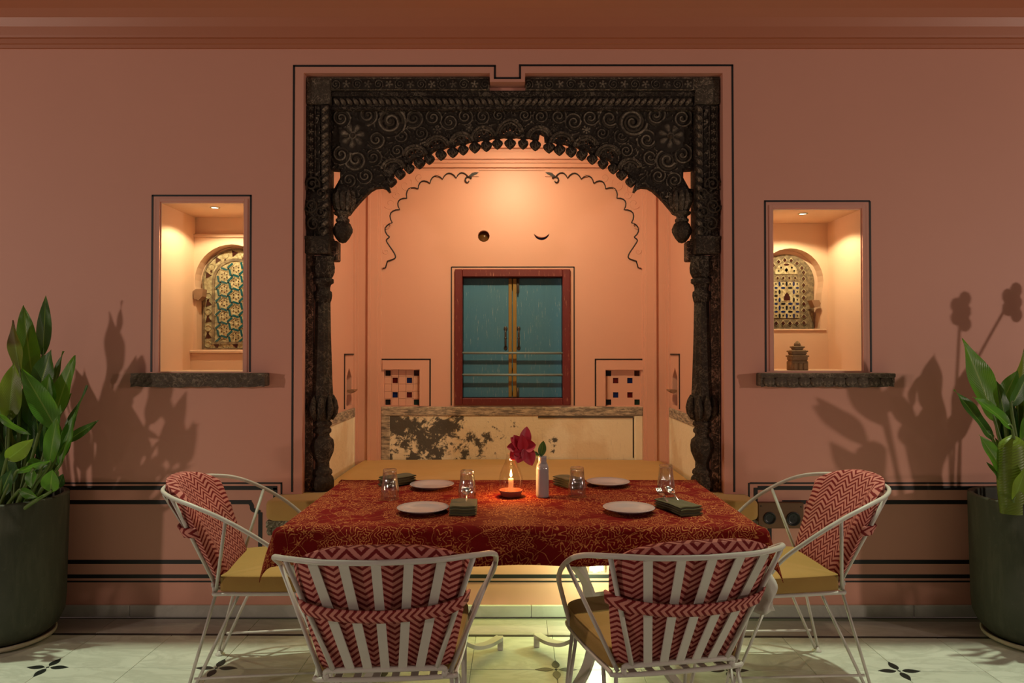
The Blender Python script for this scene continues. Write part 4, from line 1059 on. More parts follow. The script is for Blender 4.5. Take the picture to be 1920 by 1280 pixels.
low2 = [p for p in low2 if p[0] < 960]
low2.sort(key=lambda p: p[0])
half = rim + low2
relief('carved_foliage', half + [mirp(q) for q in half][::-1], 1.6, scr_, DS, 0.011, sp)
band = lambda a, b: [(a, 148), (b, 148), (b, 168.5), (a, 168.5)]
def band_fn(px, py, s): 
    d = 20.0; i = math.floor(px/d); return foliage(px, py, [((i+0.5)*d, 158.5, 10, i*1.3, 1 if i % 2 else -1, 0 if i % 2 else 5)])
relief('carved_foliage', band(622, 917), 1.5, [], DF-0.010, 0.009, arch, band_fn)
relief('carved_foliage', band(987, 1300), 1.5, [], DF-0.010, 0.009, arch, band_fn)
# posts: carved side panels with beaded edge, swelling, block
for s in (-1, 1):
    P = lambda px, py, D=DF: Vector((X(px if s < 0 else 1921-px, py, D)[0], D, X(px if s < 0 else 1921-px, py, D)[1]))
    bx = lambda m, p0, y0, p1, y1, d0, d1, bv=0.003: m.box((P(p0, y0).x, DF+d0, P(p0, y0).z), (P(p1, y1).x, DF+d1, P(p1, y1).z), bv)
    post = AP('post_panel', bx(MB(), 573, 448, 606, 196, 0.006, 0.09))
    AP('post_moulding', bx(bx(bx(MB(), 574, 340, 579, 198, -0.006, 0.02), 589, 445, 593, 198, -0.004, 0.02, 0.002), 603, 448, 618, 198, -0.012, 0.10))
    for k in range(15):
        p = P(611, 206 + k*16.4); o = link('twist_leaf', st_me if s > 0 else st_m2, arch, True); o.location = (p.x, DF-0.013, p.z); o.scale = (1.1, 1.1, 1.0)
    mx_ = (lambda q: q) if s < 0 else (lambda q: 1921-q)
    def post_fn(px, py, s__): i = math.floor(py/15.0); return foliage(px, py, [(mx_(583.5), (i+0.5)*15, 7.5, i, 1, 5)])
    relief('carved_foliage', [(mx_(575), 199), (mx_(602), 199), (mx_(602), 330), (mx_(575), 330)], 1.5, [], DF+0.006, 0.008, post, post_fn)
    for k in range(0):
        p = P(584, 208 + k*13.0); o = link('panel_rosette', ros5, arch, True); o.location = (p.x, DF+0.006, p.z); o.scale = (0.014, 0.010, 0.014); o.rotation_euler = (0, k*0.7, 0)
    # swelling with carved leaves above the block
    sw = MB()
    def swell(u, v):
        a = pi*u; z = P(590, 446).z + (P(590, 320).z - P(590, 446).z)*v; wd = (0.058 + 0.012*sin(pi*v)**0.8)
        return (P(592, 400).x + wd*cos(pi - a)*1.02, DF + 0.025 - 0.045*(0.35+0.65*sin(pi*min(v*1.15, 1)))*sin(a), z)
    sw.grid(swell, 14, 12); AP('swelling', sw, 'wood')
    for k, (px, py, r, rot, me) in enumerate([(585,345,15,0.4,sA),(601,362,13,2.0,sC),(583,385,15,3.1,sA),(602,398,13,1.0,sA),(588,420,14,5.0,sC),(604,432,10,0.3,sC)]):
        carve(me, px if s < 0 else 1921-px, py, r, rot if s < 0 else -rot, s > 0, DF-0.022)
    AP('abacus_block', bx(bx(MB(), 573, 476, 618, 446, -0.018, 0.10, 0.004), 571, 450, 620, 443, -0.022, 0.09, 0.003), 'wood_smooth')
    AP('worn_bracket_end', MB().box((P(613, 485).x, DF+0.05, P(613, 486).z), (P(628, 485).x, DF+0.13, P(628, 448).z), 0.006), 'flaked')
    AP('jamb_strip', bx(bx(MB(), 571, 921, 586, 474, 0.016, 0.11), 569.5, 921, 573.5, 445, 0.0, 0.06, 0.002), 'flaked')
    # column turned from many profiles, standing free of the strip
    c = P(600, 700); cx_ = c.x; cy_ = DF + 0.050; zb = lambda py: P(600, py).z
    r = lambda px: 1.12*px*DF/F
    cap = MB().lathe([(r(12), zb(478)-zb(478)), (r(20), -0.004), (r(18.5), zb(486)-zb(478)), (r(20.5), zb(500)-zb(478)), (r(20), zb(509)-zb(478)), (r(17), zb(517)-zb(478)), (r(14), zb(521)-zb(478))][::-1], 32, (cx_, cy_, zb(478)), True, 0.16, 10)
    AP('capital', cap, 'wood')
    cap2 = MB().lathe([(r(q), zb(y)-zb(519)) for q, y in ((14, 519), (18.5, 522), (18.5, 529), (14, 532), (12.5, 538), (12.5, 543), (15.5, 546), (16, 553), (14.5, 562), (13, 566))][::-1], 32, (cx_, cy_, zb(519)), True, 0.10, 12)
    AP('capital_rings', cap2, 'wood')
    shaft = MB().lathe([(r(q), zb(y)-zb(792)) for q, y in ((12.5, 792), (17, 783), (20, 770), (20, 760), (18.5, 745), (17, 720), (15.8, 680), (14.2, 630), (13, 565))], 40, (cx_, cy_, zb(792)), True, 0.13, 10)
    AP('fluted_shaft', shaft, 'wood_smooth')
    lm = MB()
    for k in range(9):
        a = 2*pi*k/9; n = Vector((cos(a), sin(a), 0))
        base = Vector((cx_, cy_, 0))
        pts = [base + n*r(q) + Vector((0, 0, zb(y))) for q, y in ((17, 788), (20.5, 776), (21.3, 765), (20.5, 752), (18.8, 741))]
        lm.tube(pts, [0.006, 0.017, 0.020, 0.014, 0.003], 6)
    AP('lotus_leaves', lm, 'wood_smooth')
    base = MB().lathe([(r(q), zb(y)-zb(921)) for q, y in ((18, 921), (20, 915), (20.5, 905), (19, 897), (15, 893), (17.5, 889), (17, 884), (12.5, 880), (12, 868), (15, 860), (19.5, 848), (20.5, 836), (19, 826), (13, 820), (12, 815), (15.5, 811), (15.5, 806), (12.5, 802), (16, 798), (16, 793), (12.5, 790))], 32, (cx_, cy_, zb(921)), True, 0.12, 10)
    AP('column_base', base, 'wood_smooth')
    # bracket that carries the pendant bud
    q = P(641, 398, DS); qx, qy = q.x, DS + 0.020; zq = lambda py: P(641, py, DS).z
    r = lambda px: px*DF/F
    lot = MB().lathe([(r(a), zq(y)-zq(400)) for a, y in ((13, 400), (14.5, 392), (17, 380), (19, 368), (19, 356), (16, 348), (8, 343))], 32, (qx+0.012*(-s), qy, zq(400)), True, 0.10, 9); AP('lotus_bracket', lot, 'wood')
    for k in range(5):
        a = radians(205 + 32.5*k); n = Vector((cos(a), sin(a)*0.9, 0)); bs = Vector((qx+0.012*(-s), qy, 0))
        AP('lotus_petal', MB().tube([bs + n*r(w_) + Vector((0, 0, zq(y))) for w_, y in ((13, 398), (16, 388), (18.5, 377), (20, 366), (18, 356))], [0.006, 0.014, 0.018, 0.013, 0.003], 7), 'wood_hi')
    nk = MB().lathe([(r(a), zq(y)-zq(416)) for a, y in ((10, 416), (13, 414), (13, 410), (10, 408), (10.5, 404), (16, 401), (17.5, 397), (14, 395))], 24, (qx, qy, zq(416))); AP('bud_neck', nk, 'wood_hi')
    bd = MB().lathe([(r(a), zq(y)-zq(455)) for a, y in ((0.5, 455), (7, 453), (13, 446), (19, 435), (19.5, 429), (15, 419), (10, 414))], 24, (qx, qy, zq(455)), True, 0.06, 8); AP('pendant_bud', bd, 'wood_smooth')

# ================================================================== STONE LEDGE, LONG SEAT, SHELVES
LZ = 0.527; LY = 3.488
led = thing('stone_ledge', 'rough whitewashed stone ledge below the arch carrying the long tan seat', 'ledge', (0, LY, 0.452))
led_m = MB().box((-1.205, LY+0.004, 0.488), (1.205, W+0.12, LZ-0.001), 0.006)
led_m.build('ledge_slab', M['chip'], led, True)
for x in (-1.165, 1.165):
    c = MB(); prof = [(0.0, 0.0), (0.012, -0.018), (0.034, -0.026), (0.050, -0.040), (0.080, -0.036)]
    c.box((x-0.035, LY+0.02, 0.452), (x+0.035, W-0.001, 0.489), 0.010)
    for k in range(3): c.ball((x-0.024+0.024*k, LY+0.022, 0.470), 0.017, 8, 6, (1, 0.8, 1.2))
    c.build('carved_corbel', M['chip'], led, True)
seat = thing('long_seat_cushion', 'long tan canvas seat cushion on the stone ledge, running back into the alcove', 'cushion', (0, LY, LZ))
def bench(u, v):
    pass
zt_ = 0.622
def rounded(x0, y0, x1, y1, r, n=5):
    out = []
    for (cx_, cy_, a0) in ((x1-r, y0+r, -90), (x1-r, y1-r, 0), (x0+r, y1-r, 90), (x0+r, y0+r, 180)):
        out += [(cx_ + r*cos(radians(a0+90*k/n)), cy_ + r*sin(radians(a0+90*k/n))) for k in range(n+1)]
    return out
def pad(name, mat, parent, outline, z0, z1, edge=0.018, dome=0.0, world=True):
    """stuffed cushion over a closed outline"""
    n = len(outline); cx_ = sum(p[0] for p in outline)/n; cy_ = sum(p[1] for p in outline)/n
    def ring(k, z):     # pulled in by k metres
        o = []
        for (x, y) in outline:
            d = Vector((x-cx_, y-cy_)); L = d.length; o.append((cx_ + d.x*(1-k/L), cy_ + d.y*(1-k/L), z))
        return o
    rings = [ring(edge, z0), ring(edge*0.3, z0+edge*0.3), ring(0, z0+edge), ring(0, (z0+z1)/2), ring(0, z1-edge), ring(edge*0.3, z1-edge*0.3), ring(edge, z1)]
    md = min(hypot(x-cx_, y-cy_) for x, y in outline)
    for f in (0.25, 0.5, 0.75): rings.append([(cx_ + (x-cx_)*(1-f), cy_ + (y-cy_)*(1-f), z1 + dome*sin(f*pi/2)) for x, y in outline])
    m = MB(); vs = sum(rings, []); R = len(rings); fs = []
    for i in range(R-1):
        for k in range(n): fs.append((i*n+k, i*n+(k+1) % n, (i+1)*n+(k+1) % n, (i+1)*n+k))
    vs.append((cx_, cy_, z1+dome)); T = len(vs)-1
    for k in range(n): fs.append(((R-1)*n+k, (R-1)*n+(k+1) % n, T))
    fs.append(tuple(range(n))[::-1])
    m.add(vs, fs, True)
    return m.build(name, mat, parent, world)
pad('front_cushion', M['bench_fabric'], seat, rounded(-1.21, LY, 1.21, W+0.075, 0.035), LZ, zt_, 0.020, 0.002)
bk = MB()
def backtop(u, v):
    x = -1.050 + 2.100*u; y = W+0.060 + (A-0.022-W-0.060)*v
    return (x, y, zt_ - 0.004 + 0.010*sin(pi*u)**0.3*sin(pi*min(1, v*1.1)) + 0.005*sin(9*u+3*v)*abs(u-0.5)*2 - 0.03*max(0, abs(u-0.5)*2-0.96)/0.04)
bk.grid(backtop, 40, 16)
bk.box((-1.050, W+0.065, LZ+0.002), (1.050, A-0.022, zt_-0.035))
bk.build('back_cushion', M['bench_fabric'], seat, True)
for nm, px0, px1, lab in (('left', 250, 500, 'rough dark stone shelf under the niche beside the tall bushy plant'), ('right', 1423, 1671, 'dark stone shelf with scalloped carving under the niche with the stone figure')):
    Y0 = W - 0.075; z1 = xz(960, 699.5, Y0)[1]; z0 = xz(960, 725.5, Y0)[1]
    x0, x1 = xz(px0, 0, Y0)[0], xz(px1, 0, Y0)[0]
    sh = thing('stone_shelf', lab, 'shelf', ((x0+x1)/2, Y0, z0), 0, 'stone shelves below the niches')
    m = MB(); nn = 24
    def fr(u, v):
        x = x0 + (x1-x0)*u; z = z0 + (z1-z0)*v + 0.004*sin(31*u)*sin(17*u+1)*(1-v)
        return (x, Y0 + 0.004*sin(57*u+9*v) + 0.003*sin(23*u), z)
    m.box((x0, Y0+0.006, z0+0.004), (x1, W-0.0005, z1), 0.004)
    m.grid(fr, nn, 5, smooth=False)
    m.build('slab', M['stone_dark'], sh, True)
    if nm == 'right':
        MB().box((x0-0.004, Y0-0.010, z1-0.022), (x1+0.004, Y0+0.02, z1), 0.004).build('top_fillet', M['stone_dark'], sh, True)
        for k in range(11):
            x = x0 + 0.04 + k*(x1-x0-0.08)/10
            MB().lathe([(0.001, 0), (0.026, 0.004), (0.030, 0.010), (0.018, 0.014), (0.012, 0.009), (0.0, 0.012)], 14).build('carved_scale', M['stone_dark'], sh, True).matrix_basis = Matrix.Translation((x, Y0+0.002, z0+0.031)) @ Matrix.Rotation(pi/2, 4, 'X') @ Matrix.Scale(0.5, 4, (0, 0, 1))
fg = at(1498, 692, W+0.07)
fig = thing('stone_figure', 'small brown carved stone tower figure standing in the niche above the scalloped shelf', 'figurine', (fg.x, W+0.09, NR[1]))
s = F/(W+0.09); w_ = lambda p: p/s
for nm, hw, h0, h1 in (('base', 16, 0, 19), ('lower_tier', 15.5, 19, 30), ('middle_tier', 14, 30, 39), ('upper_tier', 9.5, 39, 47), ('finial', 5, 47, 53)):
    m = MB().box((-w_(hw), -w_(hw)*0.8, w_(h0)), (w_(hw), w_(hw)*0.8, w_(h1)), 0.006)
    if nm == 'base':
        for q in (-9, 0, 9): m.box((w_(q-3), -w_(16)*0.92, w_(2)), (w_(q+3), -w_(14)*0.8, w_(15)), 0.003)
    if nm in ('lower_tier', 'middle_tier', 'upper_tier'): m.box((-w_(hw+1.8), -w_(hw+1.8)*0.8, w_(h1-4)), (w_(hw+1.8), w_(hw+1.8)*0.8, w_(h1-1)), 0.003)
    if nm == 'finial': m = MB().lathe([(w_(6), w_(47)), (w_(6.5), w_(49)), (w_(5), w_(52)), (w_(2), w_(55)), (0.0, w_(56))], 10)
    m.build(nm, M['figure'], fig)

# ================================================================== SOCKET PLATE, STEP LIGHT
Y0 = W - 0.030; a, b = at(1422, 990.5, Y0), at(1507, 942, Y0)
soc = thing('wall_socket', 'wooden block with two round black sockets screwed to the wall', 'socket', ((a.x+b.x)/2, W, a.z))
MB().box((a.x, Y0, a.z), (b.x, W-0.002, b.z), 0.003).build('wooden_block', M['socket_wood'], soc, True)
for px, py, r_ in ((1443, 971, 11.5), (1487.5, 972.5, 13)):
    c = at(px, py, Y0); R_ = r_*Y0/F
    o = MB().lathe([(R_, -0.001), (R_, 0.004), (R_*0.86, 0.005), (R_*0.82, 0.001), (R_*0.5, 0.0005), (0.0, 0.0005)], 28).build('socket_disc', M['black_plastic'], soc)
    o.matrix_basis = Matrix.Translation((c.x-soc.location.x, Y0-W, c.z-soc.location.z)) @ Matrix.Rotation(pi/2, 4, 'X')
    if px > 1460:
        h = MB()
        for dx, dz in ((-0.0075, -0.008), (0.0085, -0.008), (0.004, 0.010)):
            h.box((c.x+dx-0.003, Y0-0.0022, c.z+dz-0.003), (c.x+dx+0.003, Y0, c.z+dz+0.003))
        h.build('pin_hole', M['paint'], soc, True)
for px, py in ((1427, 948.5), (1502, 950), (1427, 986), (1502, 988)):
    c = at(px, py, Y0); o = MB().lathe([(0.004, -0.001), (0.004, 0.001), (0.0, 0.0012)], 10).build('screw', M['iron'], soc); o.matrix_basis = Matrix.Translation((c.x-soc.location.x, Y0-W, c.z-soc.location.z)) @ Matrix.Rotation(pi/2, 4, 'X')
c = at(1119, 1062, W-0.02)
stp = thing('step_light', 'lit white square lamp low on the wall below the bench', 'lamp', (c.x, W, c.z-0.03))
b = MB(); b.box((c.x-0.042, W-0.03, c.z-0.030), (c.x+0.042, W-0.001, c.z-0.021), 0.002); b.box((c.x-0.042, W-0.03, c.z+0.021), (c.x+0.042, W-0.001, c.z+0.030), 0.002); b.box((c.x-0.042, W-0.03, c.z-0.021), (c.x-0.033, W-0.001, c.z+0.021)); b.box((c.x+0.033, W-0.03, c.z-0.021), (c.x+0.042, W-0.001, c.z+0.021))
b.build('housing', M['jali'], stp, True)
MB().box((c.x-0.033, W-0.020, c.z-0.021), (c.x+0.033, W-0.004, c.z+0.021)).build('lens', M['led'], stp, True)
lamp('lamp_step', 'POINT', (c.x-0.02, W-0.19, c.z), 7.0, (0.72, 1.0, 0.54), 0.03)
lamp('lamp_under_ledge', 'AREA', (0.0, W-0.05, 0.445), 3.0, (0.95, 1.0, 0.28), (1.1, 0.02), (0.0, W-0.05, 0))

# ================================================================== TABLES, CLOTH
TX, TY0, TY1, TW, TZ = 0.03, 2.465, 3.360, 0.825, 0.745
def table(name, cx_, label, dy=0.0):
    cy_ = (TY0+TY1)/2 + dy; t = thing(name, label, 'table', (cx_, cy_, 0), 0, 'iron tables under the red cloth')
    hw, hd = TW/2-0.008, (TY1-TY0)/2-0.045
    MB().box((-hw, -hd, TZ-0.028), (hw, hd, TZ-0.002), 0.004).build('tabletop', M['white_metal'], t)
    fr = MB(); fr.box((-hw+.04, -hd+.04, TZ-0.062), (hw-.04, -hd+.06, TZ-0.028)).box((-hw+.04, hd-.06, TZ-0.062), (hw-.04, hd-.04, TZ-0.028)).box((-hw+.04, -hd+.04, TZ-0.062), (-hw+.06, hd-.04, TZ-0.028)).box((hw-.06, -hd+.04, TZ-0.062), (hw-.04, hd-.04, TZ-0.028))
    fr.build('apron', M['white_metal'], t)
    for sx in (-1, 1):
        for sy in (-1, 1):
            d = Vector((sx, sy*1.05, 0)).normalized(); 
            prof = [(0.44, TZ-0.04), (0.36, 0.60), (0.235, 0.47), (0.178, 0.35), (0.176, 0.26), (0.19, 0.185), (0.23, 0.115), (0.31, 0.062), (0.395, 0.045), (0.475, 0.052)]
            pts = smooth([d*a + Vector((0, 0, z)) for a, z in prof], 6); side = Vector((-d.y, d.x, 0))
            l = MB().strap(pts, 0.040, 0.016, side)
            l.box((d.x*0.478-0.013, d.y*0.478-0.013, 0), (d.x*0.478+0.013, d.y*0.478+0.013, 0.057), 0.002)
            l.build('leg', M['white_metal'], t)
    MB().lathe([(0.165, 0.285), (0.172, 0.290), (0.172, 0.310), (0.165, 0.315)], 24, caps=False).build('leg_ring', M['white_metal'], t)
table('iron_table', TX - TW/2, 'white iron table')
table('iron_table', TX + TW/2, 'white iron table with curled legs below the vase, under the red cloth', 0.03)
bpy.data.objects['iron_table']['label'] = 'white iron table with curled legs below the candle, under the red cloth'

cl = MB(); OV = 0.135; nx, ny = 100, 62
rc = random.Random(11)
def clothpt(u, v):
    a = -TW-OV + 2*(TW+OV)*u; hy = (TY1-TY0)/2; b_ = -hy-OV + 2*(hy+OV)*v
    dx = max(0, abs(a)-TW); dy = max(0, abs(b_)-hy); sx = 1 if a > 0 else -1; sy = 1 if b_ > 0 else -1
    x, y = min(TW, abs(a))*sx, min(hy, abs(b_))*sy; z = TZ + 0.004
    if dx > 0 or dy > 0:
        d = hypot(dx, dy); k = min(1, d/0.02)
        fold = 0.010*sin(a*17 + b_*3)*min(1, d/0.1) + 0.006*sin(b_*21+2)*min(1, d/0.1)
        out = 0.010*k + 0.22*d + fold
        if dx and dy:
            x += sx*(out*dx/d + 0.012); y += sy*(out*dy/d + 0.012)
        else:
            x += sx*out if dx else 0; y += sy*out if dy else 0
        z -= max(0, d - 0.006) * (0.94)
    else:
        z += 0.0010*sin(a*14+b_*5) + 0.0008*sin(b_*23)
    return (TX + x, (TY0+TY1)/2 + y, z)
cl.grid(clothpt, nx, ny, lambda u, v: (u*2*(TW+OV), v*(TY1-TY0+2*OV)))
c = cl.build('tablecloth', M['cloth']); prop(c, 'dark red cloth block-printed with gold flowers, draped over both tables', 'tablecloth')
md = c.modifiers.new('thick', 'SOLIDIFY'); md.thickness = 0.002; md.offset = -1

# ================================================================== CHAIRS
def lerp(a, b, t): return a + (b-a)*t
HOOP = [(0.0, -0.432, 0.806), (0.14, -0.412, 0.804), (0.250, -0.340, 0.795), (0.308, -0.242, 0.772), (0.322, -0.125, 0.720), (0.314, 0.0, 0.640), (0.280, 0.095, 0.550), (0.232, 0.165, 0.415)]
hoop_r = smooth(HOOP, 7)
hoop = [Vector((-p.x, p.y, p.z)) for p in hoop_r[::-1]] + hoop_r[1:]
def hoop_at(x):
    for a, b in zip(hoop_r, hoop_r[1:]):
        if a.x <= abs(x) <= b.x:
            p = a.lerp(b, (abs(x)-a.x)/max(1e-6, b.x-a.x)); return Vector((x, p.y, p.z))
    return Vector((x, hoop_r[0].y, hoop_r[0].z))
def make_chair(label, loc, rz):
    t = thing('garden_chair', label, 'chair', loc, rz, 'white iron chairs round the table')
    wm = M['white_metal']
    MB().tube(hoop, 0.0080, 10).build('hoop_rail', wm, t)
    seat_out = smooth([(-0.165, -0.205, .408), (0.165, -0.205, .408), (0.205, -0.15, .408), (0.235, 0.165, .408), (0.20, 0.235, .408), (0, 0.255, .408), (-0.20, 0.235, .408), (-0.235, 0.165, .408), (-0.205, -0.15, .408)], 4, True)
    MB().tube(seat_out, 0.0075, 8, True).build('seat_frame', wm, t)
    MB().tube([(-0.172, -0.208, 0.430), (-0.165, -0.212, 0.437), (0.165, -0.212, 0.437), (0.172, -0.208, 0.430)], 0.0085, 8).tube([(-0.172, -0.206, 0.430), (-0.168, -0.205, 0.408)], 0.0085, 8).tube([(0.172, -0.206, 0.430), (0.168, -0.205, 0.408)], 0.0085, 8).build('back_rail', wm, t)
    for k in range(7):
        x0, x1 = -0.148 + 0.296*k/6, -0.252 + 0.504*k/6
        p0 = Vector((x0, -0.212, 0.437)); p1 = hoop_at(x1) - Vector((0, 0, 0.006)); m = MB()
        if k in (0, 6): m.tube([p0, p0.lerp(p1, 0.5), p1], 0.0075, 8)
        else: m.strap([p0.lerp(p1, q/4) for q in range(5)], 0.025, 0.005, (1, 0, 0))
        m.build('back_slat', wm, t)
    for k in range(6):
        x = -0.14 + 0.28*k/5
        MB().strap([(x*0.98, -0.200, .409), (x, 0.0, .404), (x*1.15, 0.235, .409)], 0.022, 0.004, (1, 0, 0)).build('seat_slat', wm, t)
    for s in (-1, 1):
        j = Vector((s*0.322, -0.125, 0.720)); MB().tube([j, (s*0.185, -0.195, 0.415)], 0.0068, 8).build('arm_strut', wm, t)
        for yb, ya, yf in ((-0.195, -0.105, -0.290), (0.20, 0.11, 0.290)):
            f = Vector((s*0.228, yf, 0.012)); xs_ = 0.19 if yb < 0 else 0.215
            l = MB().tube([(s*xs_, yb, 0.405), f + Vector((0, -0.007 if yb < 0 else 0.007, 0))], 0.0064, 8).tube([(s*(xs_+0.012), ya, 0.405), f + Vector((0, 0.007 if yb < 0 else -0.007, 0))], 0.0064, 8)
            lg = l.build('leg', wm, t)
            MB().lathe([(0.020, 0.0), (0.021, 0.004), (0.013, 0.008), (0.010, 0.020)], 14, (f.x, f.y, 0)).build('foot', M['white_metal'], lg)
        MB().tube([(s*0.224, -0.262, 0.095), (s*0.226, 0.262, 0.095)], 0.0052, 8).build('stretcher', wm, t)
    # seat cushion
    so = [(p.x*1.02, p.y*1.0) for p in smooth([(-0.170, -0.180, 0), (0, -0.186, 0), (0.170, -0.180, 0), (0.205, -0.135, 0), (0.235, 0.14, 0), (0.205, 0.235, 0), (0.08, 0.262, 0), (-0.08, 0.262, 0), (-0.205, 0.235, 0), (-0.235, 0.14, 0), (-0.205, -0.135, 0)], 4, True)]
    sc_ = pad('seat_cushion', M['seat_fabric'], t, so, 0.414, 0.480, 0.010, 0.010, False)
    MB().tube([(x*0.985, y*0.985, 0.475) for x, y in so], 0.0035, 5, True).build('piping', M['seat_fabric'], sc_)
    # chevron back cushion
    def face(u, v, back):
        a = 2*u-1; top = 1.085 - 0.17*abs(a)**3.2
        p0 = Vector((0.196*a, -0.196, 0.412)); h = hoop_at(0.255*a); p1 = Vector((0.255*a, h.y, 0.795))
        q = v*top; p = p0.lerp(p1, q); p.x *= (1 + 0.03*sin(pi*v))
        ax = (p1-p0).normalized(); nrm = Vector((1, 0, 0)).cross(ax); nrm = nrm if nrm.y > 0 else -nrm
        rad = Vector((-a*0.35, 1, 0)).normalized(); nrm = (nrm + Vector((rad.x, 0, 0))*0.8).normalized()
        e = max(0.0, (1 - abs(a)**7))**0.5 * max(0.0, 1 - abs(2*v-1)**9)**0.5
        th = 0.058*e
        return p + nrm*(0.012 + 0.022*(1-e)*0.8 + (0.0 if back else th)) + Vector((0, 0, 0))
    bc = MB(); uvf = lambda u, v: ((2*u-1)*0.235, v*0.40)
    bc.grid(lambda u, v: face(u, v, False), 28, 26, uvf, flip=True); bc.grid(lambda u, v: face(u, v, True), 28, 26, uvf, flip=False)
    bo = bc.build('back_cushion', M['chevron'], t)
    # strap behind the slats
    st = []; N = 24
    def strap_pt(u, w_):
        a = 2*u-1; q = 0.64 + w_*0.056; p0 = Vector((0.196*a, -0.208, 0.437)); h = hoop_at(0.262*a); p1 = Vector((0.258*a, h.y, 0.785)); p = p0.lerp(p1, q)
        edge = max(0, abs(a)-0.86)/0.14
        return p + Vector((0.004*a, -0.008 + 0.045*edge**1.5, -0.004 - 0.016*(1-a*a)))
    sg = MB(); sg.grid(lambda u, v: strap_pt(u, 2*v-1), N, 4, lambda u, v: (v*0.045+0.014, u*0.46), flip=False)
    so_ = sg.build('cushion_strap', M['chevron'], t); m_ = so_.modifiers.new('thick', 'SOLIDIFY'); m_.thickness = 0.006; m_.offset = 0
    return t
ch = make_chair('white iron chair seen from behind, its red chevron strap below the plates by the candle', (-0.378, 2.278, 0), radians(3.5))
tree_copy(ch, (0.458, 2.325, 0), radians(10), 'white iron chair seen from behind, turned at an angle, a white cloth hanging beside it')
tree_copy(ch, (-0.988, 3.010, 0), radians(-83), 'white iron chair with red chevron back at the table end nearest the bushy plant')
tree_copy(ch, (1.098, 3.000, 0), radians(92.5), 'white iron chair with red chevron back standing in front of the wooden socket block')
# cloth scrap hanging at the table end
c0 = onz(1425, 1080, 0.58)
def ragpt(u, v):
    z = 0.618 - 0.185*v; x = 0.838 + 0.085*u + 0.012*sin(9*v+3*u) + 0.03*v*(u-0.3); y = 2.585 - 0.05*u + 0.012*sin(13*u+2*v) + 0.01*v
    return (x, y, z - 0.02*sin(3*u))
rg = MB().grid(ragpt, 12, 14).build('hanging_cloth', M['rag']); prop(rg, 'small white cloth scrap hanging below the red tablecloth corner', 'cloth'); m_ = rg.modifiers.new('thick', 'SOLIDIFY'); m_.thickness = 0.003

# ================================================================== TABLEWARE
ZT = TZ + 0.0062
def plate_thing(px, py, label):
    p = onz(px, py, ZT+0.010); t = MB().lathe([(0.0, 0.0), (0.050, 0.0), (0.054, 0.001), (0.074, 0.009), (0.0965, 0.0165), (0.0975, 0.0185), (0.096, 0.0195), (0.074, 0.0125), (0.056, 0.0055), (0.048, 0.0045), (0.0, 0.0042)], 48).build('side_plate', M['ceramic'])
    t.location = (p.x, p.y, ZT); return prop(t, label, 'plate', 'white plates laid on the red cloth')
p0 = plate_thing(810, 910, 'white plate at the far side, between two upturned glasses on the candle side')
def dup(o, loc, label, rz=0):
    c = o.copy(); COL.objects.link(c); c.location = loc; c.rotation_euler = (0, 0, rz); c['label'] = label; return c
for px, py, lab in ((793, 954, 'white plate at the near side, left of the folded napkin on the candle side'), (1140, 905, 'white plate at the far side, beside the upturned glass next to the vase'), (1179, 954, 'white plate at the near side, beside the napkin holding fork and spoon')):
    q = onz(px, py, ZT+0.010); dup(p0, (q.x, q.y, ZT), lab)
def tumbler(px, py, label, k=1.0):
    p = onz(px, py, ZT); R0, R1, h = 0.0375, 0.0275, 0.120
    n = 48; prof_o = [(R0-0.001, 0.0), (R0, 0.002), (R0*0.985, 0.036), (R0*0.955, 0.046), (R1*1.14, 0.074), (R1*1.03, h-0.014), (R1*1.03, h-0.004), (R1*0.93, h)]
    prof_i = [(R1*0.40, h-0.010), (R1*0.86, h-0.015), (R1*0.95, h-0.022), (R0*0.90, 0.046), (R0-0.0030, 0.003), (R0-0.0022, 0.0)]
    m = MB(); vs = []; pr = prof_o + [(0.0001, h)] + [(0.0001, h-0.010)] + prof_i
    for r_, z in pr:
        for q in range(n):
            a = 2*pi*q/n; f = 1.0
            if 0.044 < z < h-0.004 and (r_, z) in prof_o: f = 1 - 0.085*abs(sin(6*a))
            vs.append((r_*f*cos(a), r_*f*sin(a), z))
    fs = []
    N = len(pr)
    for i in range(N):
        for q in range(n): fs.append((i*n+q, i*n+(q+1) % n, ((i+1) % N)*n+(q+1) % n, ((i+1) % N)*n+q))
    m.add(vs, fs, True); t = m.build('glass_tumbler', M['glass']); t.location = (p.x, p.y, ZT)
    return prop(t, label, 'glass', 'upturned tumblers on the red cloth')
g0 = tumbler(731, 934, 'upturned fluted tumbler before a rolled napkin, nearest the bushy plant')
for px, py, lab in ((876, 937, 'upturned tumbler just behind the olive napkin and nearest the candle'), (1082, 929, 'upturned tumbler beside the white vase, napkin behind it'), (1248.5, 924, 'upturned tumbler standing behind the fork and spoon')):
    q = onz(px, py, ZT); dup(g0, (q.x, q.y, ZT), lab, 0.3)
